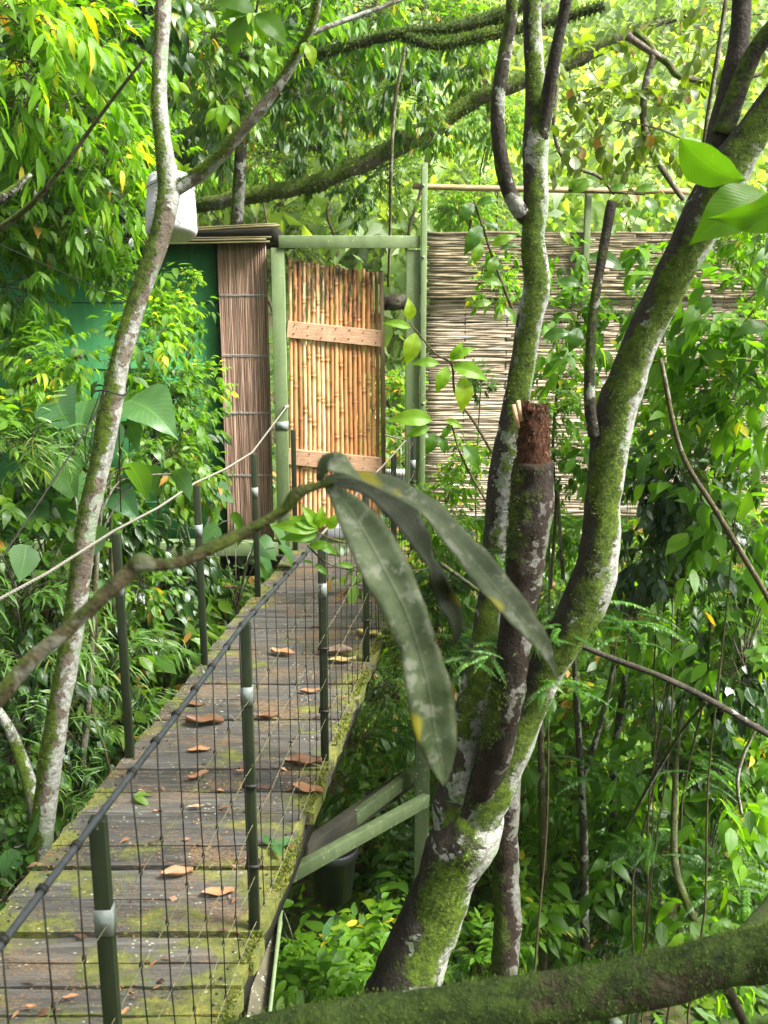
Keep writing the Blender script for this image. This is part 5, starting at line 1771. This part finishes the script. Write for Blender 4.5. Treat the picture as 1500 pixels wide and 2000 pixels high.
# leaves over the green hut wall and along the bank
scatter([('narrow', 40, 560, 5.6, 0.5), ('broad', 60, 700, 5.4, 0.42), ('broad', 300, 660, 5.6, 0.42), ('broad', 330, 790, 5.7, 0.42), ('mid', 290, 750, 5.9, 0.45), ('broad', 350, 610, 6.2, 0.28), ('broad', 360, 650, 6.3, 0.22), ('broad', 380, 540, 6.4, 0.14), ('broad', 200, 500, 6.2, 0.35), ('big', 370, 620, 6.2, 0.24), ('big', 320, 560, 5.8, 0.26), ('big', 200, 700, 5.2, 0.36), ('big', 350, 800, 6.0, 0.3), ('big', 380, 940, 6.1, 0.3), ('broad', 390, 750, 6.1, 0.3), ('dark', 350, 860, 6.4, 0.45), ('broad', 370, 900, 6.3, 0.24),
         ('narrow', 100, 760, 5.2, 0.4), ('broad', 20, 860, 5.0, 0.5), ('mid', 310, 900, 5.5, 0.5), ('narrow', 370, 850, 5.9, 0.34), ('mid', 120, 920, 5.2, 0.6), ('mid', 370, 960, 6.0, 0.42), ('broad', 240, 540, 5.8, 0.3), ('mid', 0, 640, 6.0, 0.35)],
        'climbing_shrub', 'climbing shrub', 'shrubs against the green hut wall', 'shrub')
scatter([('mid', 20, 1050, 4.9, 0.7), ('dark', 220, 1060, 5.3, 0.6), ('dark', 330, 1110, 5.9, 0.5), ('mid', 60, 1180, 4.7, 0.6), ('dark', 300, 1230, 5.7, 0.55), ('broad', 200, 1010, 5.4, 0.45), ('dark', 40, 1330, 4.4, 0.5),
         ('mid', 430, 1160, 6.6, 0.36), ('dark', 230, 1330, 5.4, 0.55), ('mid', 20, 1500, 4.2, 0.5), ('dark', 120, 1450, 4.7, 0.45), ('mid', -20, 1640, 3.9, 0.5), ('dark', 350, 1290, 6.6, 0.55), ('dark', 220, 1480, 5.6, 0.6), ('mid', 20, 1760, 3.7, 0.45), ('dark', 130, 1200, 6.3, 0.8), ('dark', 400, 1230, 7.8, 0.7), ('broad', 110, 1380, 5.2, 0.35), ('mid', 270, 1160, 5.2, 0.4)],
        'bank_shrub', 'bank shrub', 'shrubs on the bank by the cable rail', 'shrub')
scatter([('grass', 60, 1300, 4.4, 0.6), ('grass', 200, 1320, 4.7, 0.65), ('grass', 250, 1420, 5.0, 0.5), ('grass', 10, 1180, 4.5, 0.7), ('grass', 130, 1560, 4.3, 0.5), ('grass', 20, 1440, 4.0, 0.5), ('grass', 60, 880, 4.7, 0.6), ('grass', 220, 1560, 4.7, 0.4)],
        'bamboo_grass', 'bamboo grass clump', 'bamboo grass clumps', 'grass')
scatter([('heart', 160, 950, 4.6, 1.1), ('heart', 470, 1090, 6.3, 1.0), ('heart', 390, 1040, 6.3, 1.0), ('heart', 70, 1130, 4.6, 1.0), ('heart', 100, 1650, 3.9, 0.9), ('heart', 340, 1300, 5.8, 0.9)],
        'heart_leaf_plant', 'plant', 'heart leaved plants', 'plant')
# canopy over the hut
scatter([('narrow', 30, 60, 5.0, 0.75), ('narrow', 60, 200, 5.2, 0.7), ('broad', 150, 120, 5.9, 0.7), ('narrow', 200, 330, 5.6, 0.6), ('mid', 60, 350, 5.8, 0.7), ('broad', 230, 90, 5.8, 0.55), ('mid', 220, 220, 6.3, 0.7), ('narrow', 130, 430, 5.7, 0.55),
         ('dark', 20, 280, 6.6, 0.9), ('dark', 150, 20, 6.9, 0.9), ('mid', 180, 300, 6.9, 0.8), ('broad', 240, 400, 6.2, 0.45), ('mid', -20, 450, 5.5, 0.6), ('dark', 250, 10, 6.9, 0.8), ('mid', 10, 10, 6.0, 0.9), ('dark', 210, 430, 7.2, 0.7), ('broad', 300, 310, 6.4, 0.4)],
        'understorey_tree', 'understorey tree', 'trees above the hut roof', 'tree', stems=False)
scatter([('mid', 400, 100, 7.6, 0.75), ('drop', 580, 190, 8.0, 0.65), ('drop', 450, 220, 7.8, 0.6), ('drop', 700, 395, 8.8, 0.38), ('narrow', 560, 20, 7.8, 0.7), ('drop', 860, 270, 7.6, 0.42), ('drop', 800, 180, 8.4, 0.7),
         ('drop', 680, 200, 8.8, 0.7), ('narrow', 720, 20, 8.4, 0.8), ('mid', 500, 90, 8.8, 0.9), ('dark', 380, 260, 9.0, 0.8), ('drop', 620, 300, 9.6, 0.7), ('dark', 640, 60, 9.8, 0.9), ('mid', 880, 60, 9.2, 0.7), ('drop', 920, 160, 9.4, 0.6), ('small', 760, 340, 9.6, 0.7), ('small', 520, 300, 9.8, 0.8), ('small', 900, 60, 10.5, 0.9)],
        'hanging_leaf_tree', 'tree', 'trees behind the door frame', 'tree', stems=False)
scatter([('round', 1140, 130, 5.7, 0.5), ('round', 1190, 230, 5.6, 0.5), ('round', 1300, 230, 5.5, 0.42), ('round', 1320, 80, 5.9, 0.5), ('round', 1240, 350, 5.8, 0.36), ('round', 1430, 60, 5.4, 0.5), ('round', 1110, 250, 5.9, 0.45)],
        'round_leaf_branch', 'twig cluster', 'round leaved twigs', 'tree', stems=False)
# beyond the fence
scatter([('crown', 930, 400, 15.5, 0.5), ('crownl', 890, 420, 12.5, 0.35), ('crown', 560, 460, 18, 0.6), ('crownl', 420, 330, 13.5, 0.6), ('crown', 660, 150, 17, 0.9), ('crown', 830, 40, 16, 0.8),
         ('crownl', 250, 200, 13, 0.9), ('crown', 480, 60, 16, 1.0), ('crownl', 775, 760, 12, 0.3), ('crownl', 960, 250, 15, 0.5), ('crown', 1300, 440, 19, 0.5)],
        'background_tree', 'tree', 'trees beyond the fence', 'tree')
# between the fence and the forked tree
scatter([('broad', 970, 560, 5.2, 0.26), ('broad', 1110, 610, 5.0, 0.32), ('broad', 1100, 740, 5.3, 0.32), ('mid', 940, 740, 5.6, 0.18), ('broad', 1420, 770, 4.8, 0.4), ('mid', 1320, 820, 5.2, 0.42), ('dark', 1400, 880, 4.8, 0.42),
         ('broad', 880, 980, 5.2, 0.3), ('broad', 1110, 920, 5.2, 0.32), ('dark', 1290, 950, 4.7, 0.42), ('dark', 1380, 1000, 4.6, 0.45), ('broad', 1480, 940, 5.0, 0.45), ('mid', 1250, 620, 5.6, 0.32), ('broad', 1490, 520, 5.0, 0.35), ('mid', 1420, 470, 5.2, 0.3), ('broad', 860, 1060, 5.8, 0.34), ('mid', 830, 1000, 6.4, 0.28), ('broad', 1080, 1060, 5.4, 0.36), ('big', 1350, 620, 4.6, 0.5), ('big', 1470, 560, 4.2, 0.5), ('big', 1120, 660, 4.8, 0.34), ('big', 1240, 600, 5.0, 0.36), ('big', 1480, 780, 4.2, 0.5), ('big', 1340, 900, 4.5, 0.45), ('big', 1180, 900, 5.0, 0.36), ('big', 960, 470, 4.9, 0.22), ('big', 1300, 480, 5.0, 0.36), ('big', 900, 1000, 4.8, 0.28), ('big', 1440, 1020, 4.3, 0.45), ('big', 1100, 480, 5.2, 0.25), ('broad', 1250, 760, 5.0, 0.4), ('broad', 1460, 700, 4.4, 0.45), ('broad', 1380, 780, 4.5, 0.4), ('broad', 1090, 820, 4.6, 0.24), ('broad', 920, 900, 4.8, 0.24), ('broad', 1210, 900, 5.6, 0.4), ('broad', 1480, 470, 4.6, 0.3), ('mid', 1240, 850, 6.0, 0.5)],
        'fence_shrub', 'fence shrub', 'shrubs in front of the bamboo fence', 'shrub')
scatter([('dark', 1300, 1080, 4.7, 0.5), ('mid', 1420, 1140, 4.8, 0.55), ('dark', 1220, 1120, 5.4, 0.5), ('mid', 1480, 1260, 4.9, 0.6), ('broad', 1340, 1210, 5.4, 0.55), ('mid', 880, 1140, 5.4, 0.5), ('mid', 1100, 1180, 5.8, 0.5), ('mid', 860, 1250, 5.4, 0.5), ('dark', 1400, 1340, 4.7, 0.5), ('mid', 1280, 1380, 5.5, 0.6), ('broad', 1160, 1420, 6.3, 0.6), ('small', 800, 1260, 5.2, 0.45), ('small', 760, 1350, 4.9, 0.4), ('small', 1080, 1380, 6.4, 0.7),
         ('mid', 1460, 1460, 5.1, 0.6), ('big', 1240, 1180, 4.8, 0.4), ('big', 1440, 1280, 4.4, 0.45), ('big', 1300, 1480, 5.0, 0.5), ('big', 1100, 1480, 5.4, 0.45), ('big', 1420, 1560, 4.6, 0.5), ('big', 1230, 1700, 5.0, 0.5), ('big', 1380, 1780, 4.6, 0.45), ('big', 1080, 1800, 5.0, 0.5), ('broad', 1180, 1620, 5.4, 0.55), ('broad', 1480, 1500, 5.0, 0.55), ('broad', 1320, 1300, 5.2, 0.5), ('dark', 1350, 1520, 5.2, 0.6), ('broad', 1240, 1560, 6.2, 0.6), ('mid', 1100, 1560, 5.9, 0.55), ('small', 1150, 1480, 6.8, 0.8), ('broad', 1440, 1640, 5.4, 0.6), ('mid', 1300, 1680, 5.6, 0.6), ('dark', 1180, 1720, 5.4, 0.5), ('small', 1400, 1560, 6.6, 0.8), ('broad', 1090, 1690, 5.6, 0.5), ('mid', 1460, 1760, 4.8, 0.5), ('small', 1280, 1800, 5.8, 0.7), ('mid', 1200, 1850, 5.2, 0.5), ('broad', 1400, 1860, 5.0, 0.5),
         ('broad', 1030, 1800, 5.0, 0.5), ('broad', 950, 1900, 4.6, 0.5), ('mid', 740, 1560, 5.8, 0.5), ('mid', 800, 1680, 5.5, 0.5), ('small', 700, 1450, 6.0, 0.5), ('big', 620, 1930, 4.4, 0.45), ('broad', 700, 1900, 4.4, 0.5), ('heart', 600, 1900, 4.2, 0.9), ('dark', 780, 1780, 5.3, 0.5), ('big', 790, 1800, 4.9, 0.5), ('broad', 600, 1960, 3.9, 0.45),
         ('big', 680, 1880, 4.3, 0.5), ('broad', 740, 1870, 4.2, 0.5), ('broad', 640, 1960, 3.8, 0.5), ('broad', 590, 1900, 4.2, 0.32), ('narrow', 700, 1950, 3.9, 0.4), ('heart', 1250, 1100, 5.0, 0.9), ('heart', 1380, 1600, 5.0, 0.9), ('heart', 1460, 1180, 4.6, 0.9)],
        'thicket_shrub', 'thicket shrub', 'thicket shrubs below the fence', 'shrub')
scatter([('fern', 1150, 1175, 3.6, 0.42), ('fern', 1060, 1230, 3.35, 0.35), ('fern', 1240, 1220, 3.9, 0.42), ('fern', 940, 1270, 3.3, 0.3), ('fern', 1090, 1330, 3.35, 0.35), ('fern', 1250, 1640, 4.6, 0.45), ('fern', 1380, 1500, 4.4, 0.42), ('fern', 790, 1430, 5.2, 0.5), ('fern', 1180, 1500, 4.8, 0.5), ('fern', 970, 1080, 3.3, 0.22), ('fern', 1420, 1700, 4.4, 0.55)],
        'feathery_plant', 'plant', 'feathery leaved plants', 'plant')


def deep_thicket():
    """the mass of leaves on the ravine slopes that nobody could count"""
    L, tw, mb = Leaves(), MB(), MB()
    for i in range(5200):
        if i % 4:
            y = RNG.uniform(5.9, 12)
            x = RNG.uniform(-0.02, 0.5) * y
            top = 0.1 if y < 7.6 else 0.5
        else:
            y = RNG.uniform(5.0, 12)
            x = RNG.uniform(-0.5, -0.13) * y
            top = -0.15
        g = ground_z(x, y)
        z = RNG.uniform(g, max(top, g + 0.5))
        a = RNG.uniform(0, 6.28)
        k = ('ovate', 'lance', 'tiny')[RNG.integers(0, 3)]
        shoot(L, None, (x, y, z), (math.cos(a), math.sin(a), 0.7), 0.4, 8, k, {'ovate': 0.13, 'lance': 0.16, 'tiny': 0.09}[k] * RNG.uniform(0.8, 1.3), 0.7, 0.8, tb=RNG.uniform(0.2, 0.9))
    L.flush(mb)
    tag(mb.build('undergrowth', L_MID), 'deep leafy undergrowth filling the ravine slope below the fence', 'undergrowth', kind='stuff')


deep_thicket()

# the forest roof that shades the near half of the bridge: crowns standing over and behind the viewpoint
for (x, y, z, s) in [(-3.4, -0.6, 6.4, 1.0), (0.2, -1.2, 6.8, 1.0), (3.6, -0.4, 6.0, 1.05), (2.4, 1.4, 6.6, 0.75), (-2.6, 2.2, 6.6, 0.8), (-2.2, -5.0, 3.0, 1.3), (1.6, -5.4, 3.2, 1.3), (5.2, -3.6, 3.6, 1.3), (-5.8, -2.0, 3.4, 1.2), (-6.0, 2.4, 4.6, 1.0), (6.4, -0.6, 2.6, 0.9)]:
    r = thing('canopy_tree', 'tall shade tree standing over the near end of the bridge', 'tree', (x, y, ground_z(x, y) - 0.2), 'shade trees over the near end of the bridge')
    H = z - r.location.z
    for nm, me in (('crown', CANOPY[0]), ('twigs', CANOPY[1])):
        o = bpy.data.objects.new(nm, me)
        col.objects.link(o)
        o.parent = r
        o.location = (0, 0, H)
        o.rotation_euler = (0, 0, random.uniform(0, 6))
        o.scale = (s, s, s * 0.8)
    o = bpy.data.objects.new('trunk', STEMS[0])
    col.objects.link(o)
    o.parent = r
    o.scale = (9, 9, H)


# ------------------------------------------------------------------ the moist air of the valley
def haze():
    mb = MB()
    box(mb, -110, 110, -32, 170, ground_z(0, 5) - 1.6, 75)
    m = bpy.data.materials.new('haze')
    m.use_nodes = True
    nt = m.node_tree
    nt.nodes.clear()
    out = nt.nodes.new('ShaderNodeOutputMaterial')
    v = nt.nodes.new('ShaderNodeVolumePrincipled')
    v.inputs['Color'].default_value = (0.92, 1.0, 0.93, 1)
    v.inputs['Density'].default_value = HAZE
    v.inputs['Anisotropy'].default_value = 0.3
    nt.links.new(v.outputs[0], out.inputs['Volume'])
    o = mb.build('haze', m, smooth=False)
    tag(o, kind='stuff')


HAZE = 0.0007
haze()
sc.cycles.volume_bounces = 1
